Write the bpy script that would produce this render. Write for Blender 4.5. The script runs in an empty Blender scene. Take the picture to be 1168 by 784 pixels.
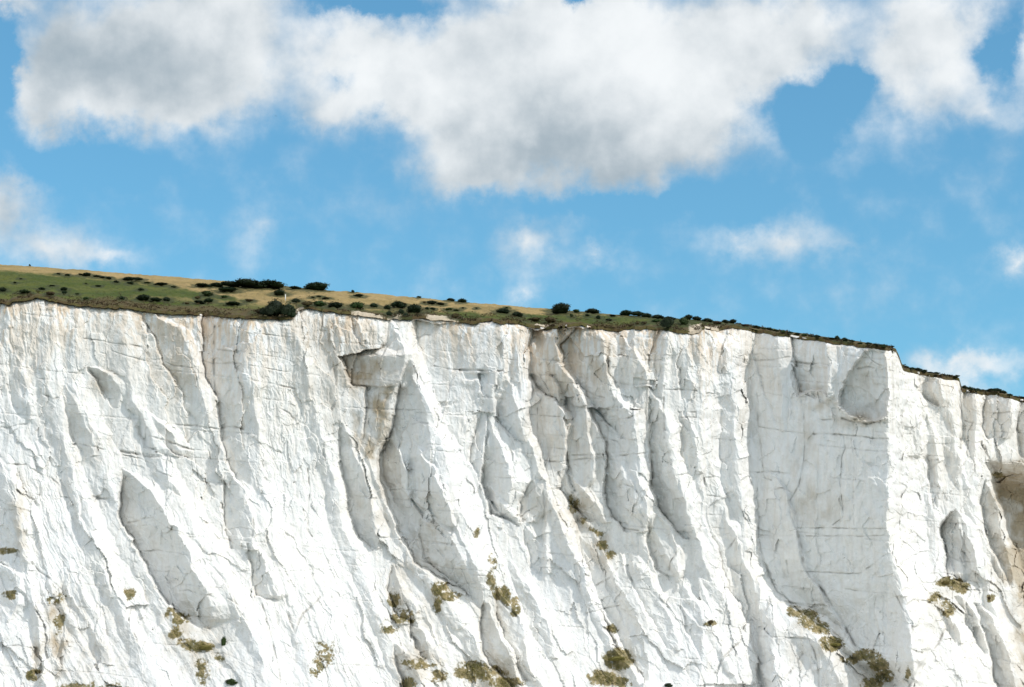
import bpy, math, random
import numpy as np
from mathutils import Vector

random.seed(7)
S = bpy.context.scene
COL = S.collection
D2R = math.radians

# ------------------------------------------------------------------ camera
CAM = np.array([0.0, 0.0, 6.0])
F = 2700.0                      # focal length in photo pixels (photo is 1168 x 784)
PITCH = D2R(10.9)
SN, CS = math.sin(PITCH), math.cos(PITCH)
SC = 0.150                      # metres per photo pixel at the cliff

def ray(px, py):
    """direction (scaled so that its world Y is 1) seen at a photo pixel"""
    a = (np.asarray(px, float) - 584.0) / F
    b = -(np.asarray(py, float) - 392.0) / F
    y = CS - b * SN
    z = SN + b * CS
    return a / y, z / y

def at(px, py, Y):
    rx, rz = ray(px, py)
    return np.stack([CAM[0] + rx * Y, CAM[1] + Y + 0 * rx, CAM[2] + rz * Y], -1)

# ------------------------------------------------------------------ noise
class VN:
    def __init__(s, seed):
        r = np.random.RandomState(seed)
        s.t = r.rand(256, 256).astype(np.float32) * 2 - 1
    def __call__(s, x, y):
        xi = np.floor(x).astype(np.int64); yi = np.floor(y).astype(np.int64)
        fx = (x - xi).astype(np.float32); fy = (y - yi).astype(np.float32)
        fx = fx * fx * fx * (fx * (fx * 6 - 15) + 10); fy = fy * fy * fy * (fy * (fy * 6 - 15) + 10)
        x0 = xi & 255; x1 = (xi + 1) & 255; y0 = yi & 255; y1 = (yi + 1) & 255
        a = s.t[y0, x0]; b = s.t[y0, x1]; c = s.t[y1, x0]; d = s.t[y1, x1]
        return (a + (b - a) * fx) * (1 - fy) + (c + (d - c) * fx) * fy
def fbm(x, y, seed, octv=4, gain=0.5):
    o = 0; a = 1.0; n = 0
    for i in range(octv):
        o = o + a * VN(seed + i)(x * 2 ** i + 13.7 * i, y * 2 ** i + 5.1 * i); n += a; a *= gain
    return o / n

def chips(x, y, seed, tilt=1.0):
    """broken rock: every cell of a jittered grid is a plane tilted its own way; returns height, edge closeness"""
    r = np.random.RandomState(seed)
    jx = r.rand(128, 128).astype(np.float32); jy = r.rand(128, 128).astype(np.float32)
    gx = (r.rand(128, 128).astype(np.float32) * 2 - 1) * tilt; gy = (r.rand(128, 128).astype(np.float32) * 2 - 1) * tilt
    go = (r.rand(128, 128).astype(np.float32) * 2 - 1)
    xi = np.floor(x).astype(np.int64); yi = np.floor(y).astype(np.int64)
    best = np.full(x.shape, 9.0, np.float32); h = np.zeros(x.shape, np.float32); sec = best.copy()
    for dx in (-1, 0, 1):
        for dy in (-1, 0, 1):
            cx = xi + dx; cy = yi + dy; ix = cx & 127; iy = cy & 127
            ox = (x - cx - jx[iy, ix]).astype(np.float32); oy = (y - cy - jy[iy, ix]).astype(np.float32)
            d = ox * ox + oy * oy
            m = d < best
            sec = np.where(m, best, np.minimum(sec, d))
            h = np.where(m, gx[iy, ix] * ox + gy[iy, ix] * oy + 0.5 * go[iy, ix], h)
            best = np.where(m, d, best)
    return h, np.sqrt(sec) - np.sqrt(best)

def sstep(a, b, x):
    t = np.clip((x - a) / (b - a), 0, 1); return t * t * (3 - 2 * t)

# ------------------------------------------------------------------ lines read off the place
RIM = [(-300,356),(-150,352),(0,344),(11,345),(14,342),(25,341),(33,340),(40,338),(50,339),(55,341),(62,343),(75,345),(90,347),(105,348),
 (120,349),(133,350),(137,348.5),(150,350),(160,353),(180,355),(205,356.5),(240,358),(260,360),(280,361),(300,361.5),(318,362),(334,361),(339,354),
 (346,350),(353,350),(370,352.5),(390,355),(420,359),(432,361),(445,362),(465,362),(480,361),(500,363),(520,365),(540,367),(549,364.5),(557,363.5),
 (566,365),(575,368),(578,366),(586,366),(595,368),(610,372),(622,373.5),(640,371.5),(655,369.5),(663,369.5),(671,372),(685,373.5),(700,375.5),(706,376),
 (712,373.5),(725,372.5),(740,373.5),(760,375),(775,377),(790,378),(797,377),(801,373),(810,373.5),(820,375.5),(825,372),(838,371.5),(850,374),(870,377.5),
 (900,382),(950,389),(985,394),(1010,397),(1014,398),(1018,397),(1022,399.5),(1027,411),(1030,419.5),(1035.5,421.5),(1045,424),(1060,427),(1080,430.5),(1094.5,432.5),
 (1097,444),(1110,446),(1125,448.5),(1136,447.5),(1146,450.5),(1155,453.5),(1168,456),(1300,470)]
SKY = [(-300,276),(-150,289),(0,301),(50,305),(100,308.5),(150,312.5),(200,316),(250,320),(300,324.5),(350,329),(400,333),(450,337.5),(500,341.5),(550,346),
 (600,350),(650,354.5),(700,358.5),(750,361.5),(780,363.5),(820,367),(850,370.3),(870,373.5),(900,378),(950,385.6),(1000,392.6),(1015,395),(1021,397.2),(1023,400.5),
 (1027,411),(1029,417),(1035,418.8),(1045,421.3),(1060,424.5),(1080,428.2),(1094,431),(1097,441.5),(1110,443.3),(1125,445.5),(1136,444.3),(1146,447.5),(1155,451),(1168,453.5),(1300,466)]
def lut(pts, x):
    p = np.array(pts, float); return np.interp(x, p[:, 0], p[:, 1])

BASE = [(-300,118),(0,110),(230,104),(300,100),(400,88),(600,66),(700,64),(740,60),(800,46),(850,32),(1012,32),(1018,28),(1024,-2),(1034,-30),(1060,-44),(1094,-60),(1098,-72),(1120,-84),(1168,-112),(1300,-160)]
LEAN0 = [(-300,470),(0,470),(230,500),(300,470),(400,540),(600,560),(700,600),(800,560),(850,650),(880,700),(1010,710),(1030,600),(1060,560),(1168,560),(1300,560)]

# each shaded face of the cliff: rows of (height in view, inner line, outer ridge); m = how strongly it swings round
BL = []
def blade(rows, m, f=0.55, tail=0.9, flank=3.0, wref=0):
    BL.append((rows, m, f, tail, flank, wref))
blade([(520,-8,0),(545,-22,8),(575,-30,15),(600,-30,20),(640,-6,25),(652,20,25)], 1.15, .6, .5)
blade([(640,-15,4),(660,-12,22),(690,-6,20),(710,2,8)], .8, .5, .5)
blade([(416,101,106),(427,104,124),(437,112,133),(452,122,136),(466,130,134)], .85, .6, .6)
blade([(356,160,170),(375,170,203),(395,179,213),(420,193,222),(445,205,228),(470,214,234),(490,228,237)], .5, .35, .4)
blade([(350,226,286),(365,231,285),(400,231,280),(430,236,277),(455,247,276),(480,251,277),(505,255,280),(530,260,284),(550,272,285),(562,283,285)], .95, .75, 1.5, 3)
blade([(538,256,260),(560,255,279),(585,256,286),(605,257,289),(628,266,287)], .7, .5, .6)
blade([(622,283,288),(640,285,303),(660,287,307),(680,291,314),(686,312,316)], .95, .6, .8)
blade([(533,139,140),(545,140,156),(560,141,171),(575,140,182),(590,139,191),(605,145,202),(620,154,210),(640,165,218),(655,173,225),(675,183,236),(690,194,242),(705,212,243),(717,229,236)], 1.15, .65, .8, 4)
blade([(480,386,388),(510,388,403),(540,391,413),(565,395,420),(590,401,427),(612,410,431),(626,424,432)], 1.2, .6, .5)
blade([(360,402,404),(375,405,414),(388,410,418)], .9, .6, .5)
blade([(368,443,446),(385,443,455),(397,438,460),(406,388,461),(420,396,461),(435,399,453),(440,402,451),(442,420,449),(460,418,443),(480,416,438),(500,415,432),(517,413,424),(526,415,418)], .85, .5, .3, 3)
blade([(412,466,470),(425,463,476),(440,457,480),(460,452,482),(485,447,488),(505,440,492),(520,435,495),(545,437,500),(565,441,507),(585,447,514),(605,455,521),(625,465,530),(640,474,539),(655,494,546),(670,520,549),(685,538,552),(699,551,555)], 1.02, .5, .6, 4)
blade([(424,548,551),(426,545,566),(438,548,564),(452,556,560)], .9, .7, .5, 2)
blade([(424,568,574),(440,567,582),(460,566,588),(478,568,592),(492,580,597),(506,594,600)], 1.0, .6, .4)
blade([(470,549,551),(490,541,554),(510,536,556),(528,538,552),(541,545,548)], 1.1, .6, .5)
blade([(468,554,556),(490,556,563),(510,556,573),(530,553,580),(550,550,586),(565,556,583),(582,568,578)], 1.15, .6, .5)
blade([(556,556,560),(570,556,570),(585,560,582),(594,572,590),(600,588,592)], 1.1, .7, .4)
blade([(548,606,610),(560,600,616),(580,594,617),(596,592,606)], 1.15, .7, .5)
blade([(370,614,636),(390,605,634),(410,602,637),(425,604,645),(440,612,656),(450,620,664),(462,640,668)], .8, .45, .15, 5)
blade([(374,655,676),(395,639,688),(415,641,690),(430,652,694),(445,670,700),(460,676,708),(478,690,720),(500,708,722)], .8, .5, .4, 5)
blade([(428,604,626),(445,606,634),(460,604,637),(475,602,645),(485,603,649),(500,606,646),(520,611,645),(540,618,642),(556,628,640)], .85, .45, .15, 4)
blade([(452,645,668),(475,648,671),(495,650,669),(520,648,677),(545,650,676),(562,655,668)], .9, .5, .2)
blade([(466,674,720),(490,682,726),(510,692,728),(530,695,729),(550,690,730),(570,692,738),(590,698,736),(606,712,733)], .85, .55, .3)
blade([(452,742,748),(470,744,757),(500,744,760),(520,744,764),(545,742,772),(565,746,779),(585,752,785),(600,766,789),(614,778,791)], 1.1, .7, .5)
blade([(374,750,763),(395,743,761),(415,739,757),(440,742,756),(452,750,756)], .95, .6, .5)
blade([(560,655,657),(585,656,661),(605,660,673),(624,663,686),(640,665,693),(660,671,702),(680,678,711),(700,687,725),(720,693,731),(740,706,735),(760,722,739),(778,736,742)], 1.25, .8, .8, 4)
blade([(706,466,469),(725,468,483),(740,474,490),(754,486,492)], 1.4, .8, .6)
blade([(646,446,448),(670,444,460),(690,447,472),(703,452,474),(710,468,474)], 1.1, .6, .5)
blade([(690,551,555),(705,547,562),(725,548,570),(745,551,580),(760,560,586),(775,575,592),(786,588,595)], 1.35, .7, .5)
blade([(670,564,566),(690,566,582),(705,568,592),(720,574,597),(740,584,600),(760,592,605),(779,602,608)], 1.35, .7, .5)
blade([(735,448,452),(750,452,468),(770,456,478),(800,460,482),(820,475,484)], 1.2, .6, .5)
blade([(523,806,808),(545,804,815),(565,802,820),(590,806,827),(610,812,838),(630,820,846),(650,826,855),(670,832,861),(690,846,867),(715,856,870),(740,860,876),(765,864,885),(790,868,895),(830,880,905)], 1.12, .65, .5)
blade([(468,775,778),(495,776,791),(520,778,795),(541,788,798)], .9, .5, .4)
blade([(690,772,774),(720,786,800),(750,798,806),(770,806,808)], .7, .5, .4)
blade([(500,466,468),(530,467,490),(560,468,506),(590,484,514),(600,500,516)], .45, .4, .12)
blade([(488,438,446),(520,437,458),(545,440,467),(578,456,469)], .5, .3, .15)
blade([(585,484,487),(610,478,512),(640,486,528),(665,520,540)], .3, .3, .2)
blade([(540,640,650),(560,642,668),(580,655,684),(596,672,690)], .9, .6, .3)
blade([(585,738,744),(600,738,760),(625,742,770),(650,750,774),(662,764,772)], .8, .5, .3)
blade([(380,690,700),(400,692,722),(425,694,738),(442,706,742)], .45, .4, .2)
blade([(395,778,781),(415,776,788),(440,776,791),(455,780,789)], .9, .5, .5)
blade([(380,808,811),(395,808,815),(418,812,817)], 1.0, .6, .6)
blade([(392,824,826),(405,824,829),(425,822,828)], 1.0, .6, .6)
blade([(440,842,846),(470,838,853),(500,842,853)], .7, .5, .5)
blade([(365,380,383),(385,381,390),(400,382,388)], .8, .5, .5)
blade([(400,12,16),(430,10,26),(460,14,32),(480,24,34)], .5, .4, .5)
blade([(440,70,74),(470,74,92),(500,84,104),(520,96,108)], .45, .4, .5)
blade([(470,160,164),(490,158,190),(512,166,205),(520,190,208)], .4, .3, .4)
blade([(555,22,26),(590,24,40),(640,34,52),(680,48,62)], .45, .4, .5)
blade([(640,70,74),(680,74,96),(720,92,112),(760,110,124)], .5, .4, .5)
blade([(560,88,92),(590,92,104),(606,100,108)], .9, .5, .5)
blade([(640,110,113),(665,112,124),(680,120,128)], .6, .5, .5)
blade([(600,598,601),(620,600,616),(640,606,624),(655,616,626)], .8, .5, .5)
blade([(640,580,584),(680,590,606),(720,606,626),(750,622,634)], .7, .5, .5)
blade([(620,712,716),(660,720,740),(700,738,760),(740,762,776)], .5, .4, .5)
# the great wall and its corner
blade([(372,856,1010),(400,858,1011),(420,852,1011),(450,854,1012),(480,855,1014),(520,855,1015),(560,860,1012),(600,863,1013),(640,866,1018),(660,878,1025),(680,895,1031),(700,922,1036),(720,948,1040),(740,972,1042),(757,995,1042),(775,1015,1040),(800,1030,1037)], .80, .36, .28, 14, 156)
blade([(376,862,888),(400,859,889),(440,870,892),(465,880,894),(492,886,893)], .5, .3, .45)
blade([(384,905,944),(420,905,946),(448,912,945),(456,932,945)], .5, .5, .3)
blade([(540,864,880),(560,864,896),(590,864,903),(620,864,911),(650,873,917),(672,886,932),(700,920,950),(725,948,968),(745,968,978)], .34, .3, .1, 3)
blade([(454,1036,1040),(475,1030,1046),(495,1030,1051),(519,1032,1053),(524,1046,1053)], 1.55, .6, .5)
blade([(424,1050,1056),(435,1048,1073),(450,1050,1074),(464,1066,1076)], 1.55, .6, .5)
blade([(462,1051,1053),(480,1054,1062),(495,1055,1065),(520,1055,1070),(560,1060,1071),(582,1066,1070)], 1.65, .6, .5)
blade([(583,1089,1092),(592,1080,1098),(600,1074,1103),(610,1073,1104),(630,1078,1112),(645,1079,1113),(655,1080,1111),(664,1096,1113)], 1.75, .8, .4)
blade([(447,1098,1111),(470,1098,1113),(500,1097,1114),(525,1098,1112),(548,1104,1113),(560,1110,1113)], 1.55, .6, .5)
blade([(546,1119,1122),(570,1119,1134),(590,1122,1139),(610,1128,1144),(630,1136,1150),(650,1145,1155),(668,1153,1157)], 1.80, .6, .5)
blade([(605,1118,1121),(630,1124,1135),(650,1134,1143),(667,1144,1146)], 1.65, .6, .3)
blade([(680,1090,1095),(700,1098,1112),(715,1105,1122),(730,1112,1127),(746,1121,1127)], 1.80, .7, .5)
blade([(688,1112,1116),(705,1119,1132),(725,1127,1142),(745,1128,1148),(765,1132,1155),(785,1138,1161),(810,1150,1165)], 1.70, .7, .5)
blade([(685,1062,1065),(700,1068,1079),(718,1078,1092),(733,1089,1096)], 1.55, .6, .5)
blade([(698,1038,1041),(720,1042,1054),(745,1044,1061),(765,1046,1058),(790,1048,1062)], 1.45, .6, .5)
blade([(446,1125,1149),(465,1121,1152),(488,1121,1152),(501,1130,1147)], 1.50, .6, .3)
blade([(456,1161,1175),(490,1160,1178),(520,1165,1178)], 1.50, .6, .3)

blade([(528,1126,1165),(545,1130,1192),(575,1139,1200),(610,1150,1208),(655,1167,1215),(700,1167,1212),(740,1172,1212),(790,1180,1215)], .9, .4, .3, 3)
blade([(374,606,800),(480,606,800),(560,630,800),(640,664,815),(720,704,835),(780,735,850)], .30, .5, .12, 6)
blade([(368,474,572),(430,478,574),(470,500,560)], .30, .5, .1, 6)
RIBS = [([(366,590),(430,592),(470,597),(520,612),(560,632),(620,652),(690,690),(740,712),(800,742)],16,12),
 ([(440,752),(500,764),(560,782),(610,793),(660,812),(720,850),(800,880)],10,9),
 ([(370,826),(480,838),(560,848),(610,858),(660,880),(720,925),(800,975)],20,15),
 ([(362,452),(400,468),(440,484),(500,502),(560,516),(620,540),(690,566),(740,590),(800,626)],12,10),
 ([(500,412),(560,436),(620,462),(680,505),(740,545),(800,570)],12,10),
 ([(360,290),(450,288),(560,300),(650,320),(800,366)],13,7),([(420,75),(500,110),(560,128),(620,150),(700,195),(800,255)],17,9),
 ([(500,5),(570,22),(640,30),(700,40),(800,54)],8,8),([(430,1085),(500,1088),(560,1105),(620,1118),(680,1130),(800,1170)],9,9),
 ([(560,1036),(640,1046),(700,1066),(800,1104)],10,8),([(350,330),(430,350),(520,372),(600,392),(700,430),(800,480)],14,8),([(360,140),(450,150),(540,190),(640,250),(800,320)],15,7),
 ([(345,60),(430,52),(500,70),(600,100),(700,140),(800,190)],16,8),([(450,655),(520,700),(600,742),(700,800),(800,850)],9,5),([(450,1062),(520,1050),(600,1066)],6,5)]
# hollows broken out of the face: outline, depth
HOL = [
 ([(996,398),(985,405),(973,418),(963,436),(956,452),(957,463),(968,474),(985,481),(1001,480),(1012,473),(1012,400)], 24, 3.0),
 ([(902,416),(944,418),(945,452),(930,447),(918,449),(908,454),(903,440)], 13, 1.5),
 ([(163,372),(168,369),(172,375),(170,383),(165,383)], 9, 1.5),
 ([(33,740),(40,736),(49,750),(50,765),(42,775),(36,765)], 14, 1.5),
 ([(526,424),(546,425),(548,434),(530,433)], 6, 1.2),
 ([(500,458),(517,456),(516,461),(503,463)], 6, 1.2),
 ([(60,690),(70,684),(75,700),(74,730),(70,760),(60,740),(57,715)], 7, 2.0),
 ([(366,508),(371,510),(370,525),(365,521)], 6, 1.2),
 ([(78,492),(83,497),(88,506),(83,508),(80,502)], 7, 1.2),
]
# cracks and seams: points, width, depth
CR = [
 ([(606,432),(640,436),(664,438)],.9,2.2),([(642,520),(680,519),(720,514)],.9,2.4),([(470,484),(478,482),(488,483)],1,2.2),([(437,560),(460,558),(500,562)],.8,2),([(596,478),(606,488),(602,500)],.9,2),([(855,540),(880,538),(900,541)],.8,2),([(862,610),(885,612),(905,610)],.7,1.8),([(1018,442),(1040,446),(1060,448)],1,2.4),([(1055,505),(1075,507),(1092,505)],1,2.4),([(1100,480),(1112,483)],1,2.4),([(1122,470),(1140,472),(1152,470)],1,2.4),([(1075,632),(1095,640),(1110,641)],1,2.2),([(480,640),(510,648),(540,650)],.8,2),([(150,630),(180,628),(215,634)],.8,2),([(668,700),(690,694),(712,690)],.9,2.2),([(680,668),(695,660),(704,648)],1,2.4),([(0,415),(30,420),(60,424),(95,426)],.8,1.8),([(290,380),(320,384),(350,386)],.8,1.8),([(575,410),(590,411)],.8,1.8),([(20,560),(50,566),(80,568)],.7,1.6),
 ([(96,386),(112,388),(128,391),(150,394),(160,396)],1.0,2.2),([(128,400),(150,408),(172,413),(180,410),(200,417),(222,420)],.9,2.2),
 ([(112,391),(113,402),(121,404)],.8,2),([(45,448),(55,452),(60,455),(66,453)],1.3,3.2),([(78,462),(98,463),(100,470)],.8,2),
 ([(0,487),(8,489),(20,485),(32,484)],1.5,3.4),([(138,515),(150,517),(170,521),(183,521)],1.9,4),([(170,498),(190,503),(205,509),(220,513)],1.3,3),([(140,519),(160,523),(175,530),(180,538),(196,544)],1,2.5),
 ([(106,567),(116,569),(124,569)],1.8,4),([(8,529),(18,530),(30,530)],1.6,3.5),([(90,506),(105,510),(118,513)],.9,2),([(34,534),(46,540),(58,545),(66,552)],1.2,2.5),
 ([(145,597),(155,595),(165,591),(175,590),(182,596),(196,604),(215,609)],.9,2.6),([(175,651),(195,652),(218,655)],.7,1.5),([(205,674),(215,673),(228,679),(240,679)],.9,2.5),
 ([(200,485),(225,486),(250,490)],1.2,2.8),([(200,506),(215,511),(222,513),(238,514),(240,524)],1.1,2.6),([(221,513),(223,530),(226,545),(235,551)],.8,2),([(204,609),(222,610),(235,614),(252,613),(253,600)],.8,1.8),
 ([(248,399),(262,401),(279,402)],1.2,2.4),([(245,415),(262,414),(276,416)],1,2.2),([(231,412),(244,415)],1.4,3),([(246,428),(262,430),(274,432)],1,2.2),([(245,372),(244,400),(245,430),(246,450)],1.5,3.5),([(252,489),(265,487),(277,490)],1.4,3.5),
 ([(284,404),(300,406),(318,408),(335,413)],.8,1.8),([(285,417),(305,421),(325,424),(332,423)],.8,1.8),([(286,433),(298,436),(312,438),(325,441),(337,444)],1.3,2.8),([(303,438),(305,443),(312,441),(317,449)],1.1,2.4),([(320,466),(330,472),(335,478),(333,488)],1.1,2.4),
 ([(256,605),(275,602),(287,605)],.8,2),([(288,585),(289,600),(287,612)],1.6,4),([(258,615),(270,622),(286,626)],1,2.2),([(350,535),(353,560),(350,590),(351,605),(356,612)],1.1,3),([(288,497),(298,508),(310,522),(318,538)],.8,1.6),
 ([(302,684),(316,684)],1.3,3),([(299,690),(306,715),(313,740),(318,765),(322,790)],1.2,2.8),([(260,683),(270,689),(280,694)],1,2.2),([(240,746),(255,745),(270,752),(290,762)],.8,2),([(318,652),(340,651),(362,650),(378,651)],.7,1.6),
 ([(328,700),(336,722),(345,700),(357,690),(372,674)],1.5,2.4),
 ([(440,405),(452,406),(460,408)],1,2.5),([(404,439),(418,441),(419,446)],1.5,3),([(416,465),(430,466),(446,467),(480,468)],1,2.2),([(438,450),(460,450),(478,450)],.7,1.5),([(524,422),(545,422.5),(560,424),(574,424)],1.8,4.5),([(495,418),(510,421),(524,421.5)],1,2.2),
 ([(500,370),(510,376),(518,382)],1.1,2.4),([(472,382),(478,386),(484,382),(490,383)],1,2),([(466,530),(466,555),(467,578)],1.1,3),([(462,615),(478,617),(500,618),(512,620)],.9,2),([(485,589),(495,589),(503,593)],1,2),
 ([(668,381),(678,386),(690,392),(700,395),(718,401)],1.4,3),([(706,405),(720,408),(735,411),(755,411)],1.1,2.6),([(720,403),(722,398),(714,395),(702,391)],1,2),([(672,447),(680,452),(690,454)],1.2,2.6),([(682,481),(700,479),(715,477),(728,472),(730,465)],1.1,2.8),
 ([(700,436),(718,439),(735,438),(748,438)],1.6,3),([(757,440),(757,470),(758,500)],1.2,2.6),([(757,445),(775,445),(795,446)],1.1,2.8),([(774,470),(794,470),(794,476),(776,476)],1,2.2),
 ([(602,473),(620,474),(640,475)],.8,1.8),([(610,494),(628,496),(645,497)],.8,1.8),([(612,510),(630,511),(645,513)],.8,1.8),([(614,527),(640,527),(665,524),(690,522),(715,519),(745,516)],1.1,2.8),([(613,465),(613,490),(613,515)],.8,1.6),([(625,512),(628,530),(632,545)],.8,1.8),
 ([(693,480),(693,500),(693,520)],1.7,4),([(680,500),(690,500),(705,504),(710,512)],1,2.2),([(712,603),(722,604),(728,605)],1.2,2.6),([(703,557),(710,552),(722,556),(730,565)],1.1,2.6),([(594,590),(602,583),(612,578)],1,2.2),
 ([(565,545),(590,545)],.8,1.6),([(785,582),(800,600),(794,615)],.8,1.4),([(800,548),(806,545),(813,544)],1.1,3),([(803,565),(820,567)],.9,2),([(806,587),(825,588)],.9,2),([(815,632),(830,626),(840,612)],1,2.4),
 ([(834,407),(850,410),(868,411),(885,410),(900,407)],1,2.4),([(862,405),(868,403),(876,409)],1.1,2.4),([(903,413),(920,415),(944,416)],1.8,4),([(838,446),(850,446)],1.2,2.6),([(863,448),(865,460),(864,480),(870,530),(872,545),(880,548)],1,2.4),([(864,452),(875,448),(892,452)],.9,2),
 ([(866,487),(885,490),(905,493),(920,495)],.8,2.2),([(928,495),(945,495),(965,497),(990,499),(1013,501)],1.2,3),([(893,450),(900,455),(900,470),(898,482),(906,490)],.9,2.2),([(914,457),(917,475),(918,500),(916,530),(912,555),(900,572)],1,2.6),
 ([(938,479),(952,479)],1.1,2.6),([(960,478),(975,482),(990,484),(1005,480)],1.6,3.5),([(962,498),(964,512),(960,522),(958,550),(962,590),(950,600)],.9,2.2),([(970,500),(975,520),(974,550),(972,580),(975,600)],.8,2),([(900,572),(902,590),(909,605),(914,625),(916,645),(925,660),(940,675),(955,700),(966,718),(976,738)],1.8,4.5),
 ([(880,560),(890,557),(897,558),(903,562)],1.1,2.6),([(910,603),(940,603),(975,603),(1012,603)],.9,2.2),([(920,612),(960,612),(1012,611)],.9,2.2),([(915,652),(940,653),(980,655),(995,645),(1008,634)],1,2.4),([(965,672),(990,675),(1018,677)],.7,1.6),([(888,683),(905,688),(925,693),(940,690)],1.5,3),
 ([(868,560),(880,557)],.7,1.5),([(897,640),(899,655)],1.2,2.4),([(920,724),(929,745),(934,765),(935,790)],1.2,3),([(885,784),(900,768),(915,746)],1.4,3.2),([(815,770),(825,750),(843,734)],1.4,3),([(780,650),(775,700),(785,740),(805,780)],.8,1.8),([(763,650),(765,640),(775,625)],1.2,3),
 ([(1077,718),(1070,735),(1055,752),(1045,765),(1036,784)],1.6,3.5),([(1020,675),(1030,695),(1040,710),(1043,730)],1.1,2.6),([(984,399),(995,412),(1008,418)],.8,1.8),([(978,421),(990,419),(996,420)],1.2,2.6),([(1028,465),(1036,459),(1043,460)],1.2,2.4),([(1028,520),(1040,524),(1060,526),(1070,524)],.9,2),
 ([(1018,410),(1019,450),(1018,490)],1.5,3),([(1050,480),(1049,500),(1053,530),(1058,560)],.9,2),([(1064,570),(1068,600),(1070,630),(1064,655)],1,2.4),([(1122,508),(1126,520),(1140,545)],1.6,3.5),([(1125,544),(1145,547),(1165,540)],1.5,3),
 ([(0,626),(10,628),(22,636)],1.5,3),([(4,680),(12,676),(20,678)],1.2,2.5),([(0,738),(20,736),(35,740)],1,2.2),([(30,636),(45,652),(58,662),(70,672)],1.1,2.6),([(400,702),(425,700)],.6,1.2),
 ([(505,660),(520,664),(535,680)],1,2),([(555,665),(575,690),(592,706)],1.3,3),([(520,748),(545,757),(565,765),(595,782)],1.2,2.6),([(450,722),(470,748),(490,757)],1,2.4),
]
# places where plants or dirt lodge: (x, y, rx, ry, amount)
VEG = [(502,672,7,8,.9),(512,678,9,4,.8),(500,690,3,8,.8),(560,662,4,9,.7),(575,678,4,9,.9),(586,694,4,9,.9),(568,676,4,5,.7),(540,766,16,9,.8),(556,768,14,6,.9),(580,780,14,5,.8),(478,757,14,5,.6),(502,771,6,6,.6),
 (705,752,11,9,1.1),(688,775,12,8,.9),(704,778,10,6,.8),(699,718,5,4,.8),(922,708,8,9,.8),(935,718,8,6,.8),(951,734,9,6,.9),(905,697,6,6,.6),(912,700,6,4,.6),(985,748,14,6,.9),(1003,758,9,7,1.0),(1010,772,8,6,.9),(995,780,8,5,.9),(970,752,8,4,.6),
 (1083,664,10,5,1.0),(1096,671,8,4,.7),(1068,682,6,6,.6),(1080,695,6,8,.5),(204,706,8,6,1.0),(193,700,4,8,.6),(200,722,6,8,.6),(222,738,8,6,.7),(233,738,7,3,.8),(250,748,4,5,.5),(232,765,6,14,.5),(212,735,6,5,.5),(5,628,9,3,.9),(12,677,6,3,.6),
 (38,770,6,5,.7),(64,683,8,5,.5),(68,712,4,12,.4),(150,680,3,6,.4),(147,676,3,3,.5),(458,704,10,5,.7),(450,690,4,12,.5),(445,718,8,5,.4),(466,780,6,8,.7),(370,745,8,14,.35),(360,760,6,14,.35),(668,592,5,4,.4),(680,607,5,4,.6),(687,622,5,4,.5),(696,632,5,5,.5),(655,575,4,10,.5),
 (810,710,5,3,.6),(562,640,3,10,.5),(545,607,3,6,.5),(1128,682,3,3,.6),(1140,542,5,3,.6),(1035,768,2,6,.5),(90,785,18,8,.5),(130,790,14,10,.5)]
STAIN = [(420,425,38,26,.75),(432,470,14,46,1.0),(425,505,9,24,.9),(1158,570,30,36,1.2),(1166,640,26,60,1.3),(1148,545,20,12,.7),(425,522,9,6,.8),(440,444,10,6,.7),(660,585,16,22,.6),(690,625,18,22,.5),(215,720,30,26,.5),(505,680,18,18,.5),(560,775,30,14,.6),(700,765,24,18,.6),(935,715,26,22,.5),(1000,768,20,14,.6),(425,430,42,34,.5),(430,470,18,40,.6),(420,505,8,20,.8),(1165,610,30,100,1.0),(1170,730,20,80,.8),(1140,540,16,18,.5),(640,415,26,50,.42),(686,415,16,55,.45),(660,500,45,60,.22),(622,500,22,50,.25),(935,575,34,26,.38),(925,440,16,18,.40),(990,440,14,30,.30),(925,505,16,30,.25),(905,540,10,40,.2),
 (880,435,10,16,.25),(24,585,9,50,.65),(66,720,12,50,.75),(42,755,8,20,.8),(470,700,30,40,.3),(560,760,40,20,.45),(700,770,24,22,.5),(490,600,30,40,.3),(350,400,18,60,.35),(380,440,14,60,.4),(405,470,8,60,.55),(440,560,16,60,.35),(420,560,10,50,.4),(470,660,40,40,.28),(150,380,60,30,.25),(205,430,20,40,.38),(180,400,10,40,.45),
 (195,375,30,20,.35),(118,435,18,16,.55),(40,370,60,40,.16),(620,580,14,30,.35),(655,590,30,30,.38),(800,376,16,8,.7),(795,390,10,12,.35),(940,730,40,40,.35),(995,775,40,20,.45),(1075,690,30,30,.25),(1080,520,12,120,.12),(735,460,14,16,.25),(855,475,16,16,.25),(980,478,30,8,.55),(935,462,20,8,.5),(230,740,40,40,.35),
 (500,395,60,30,.12),(565,400,14,20,.25),(110,520,60,60,.12),(480,640,40,50,.25),(1145,480,10,20,.2),(560,700,14,20,.45),(100,740,60,60,.2),(475,755,30,24,.6),(370,380,60,22,.35)]
SPECK = [(965,637,44,10,.75),(940,684,14,20,.6),(1000,480,14,4,.6),(700,438,30,4,.5),(370,740,40,40,.45),(250,740,60,40,.5),(750,680,60,60,.5),(120,450,60,40,.4),(60,420,60,70,.45),(180,560,60,40,.35),(200,390,50,60,.45),(100,700,90,80,.45),(660,690,40,40,.35),(560,640,40,60,.3),(240,560,30,40,.3),(930,715,40,30,.6),(1150,560,30,60,.5)]

SIL = [(440,1300),(490,1124),(500,1125),(540,1128),(560,1132),(575,1137),(592,1143),(610,1148),(635,1157),(655,1164),(690,1163),(720,1166),(740,1168),(784,1175),(960,1200)]

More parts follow.
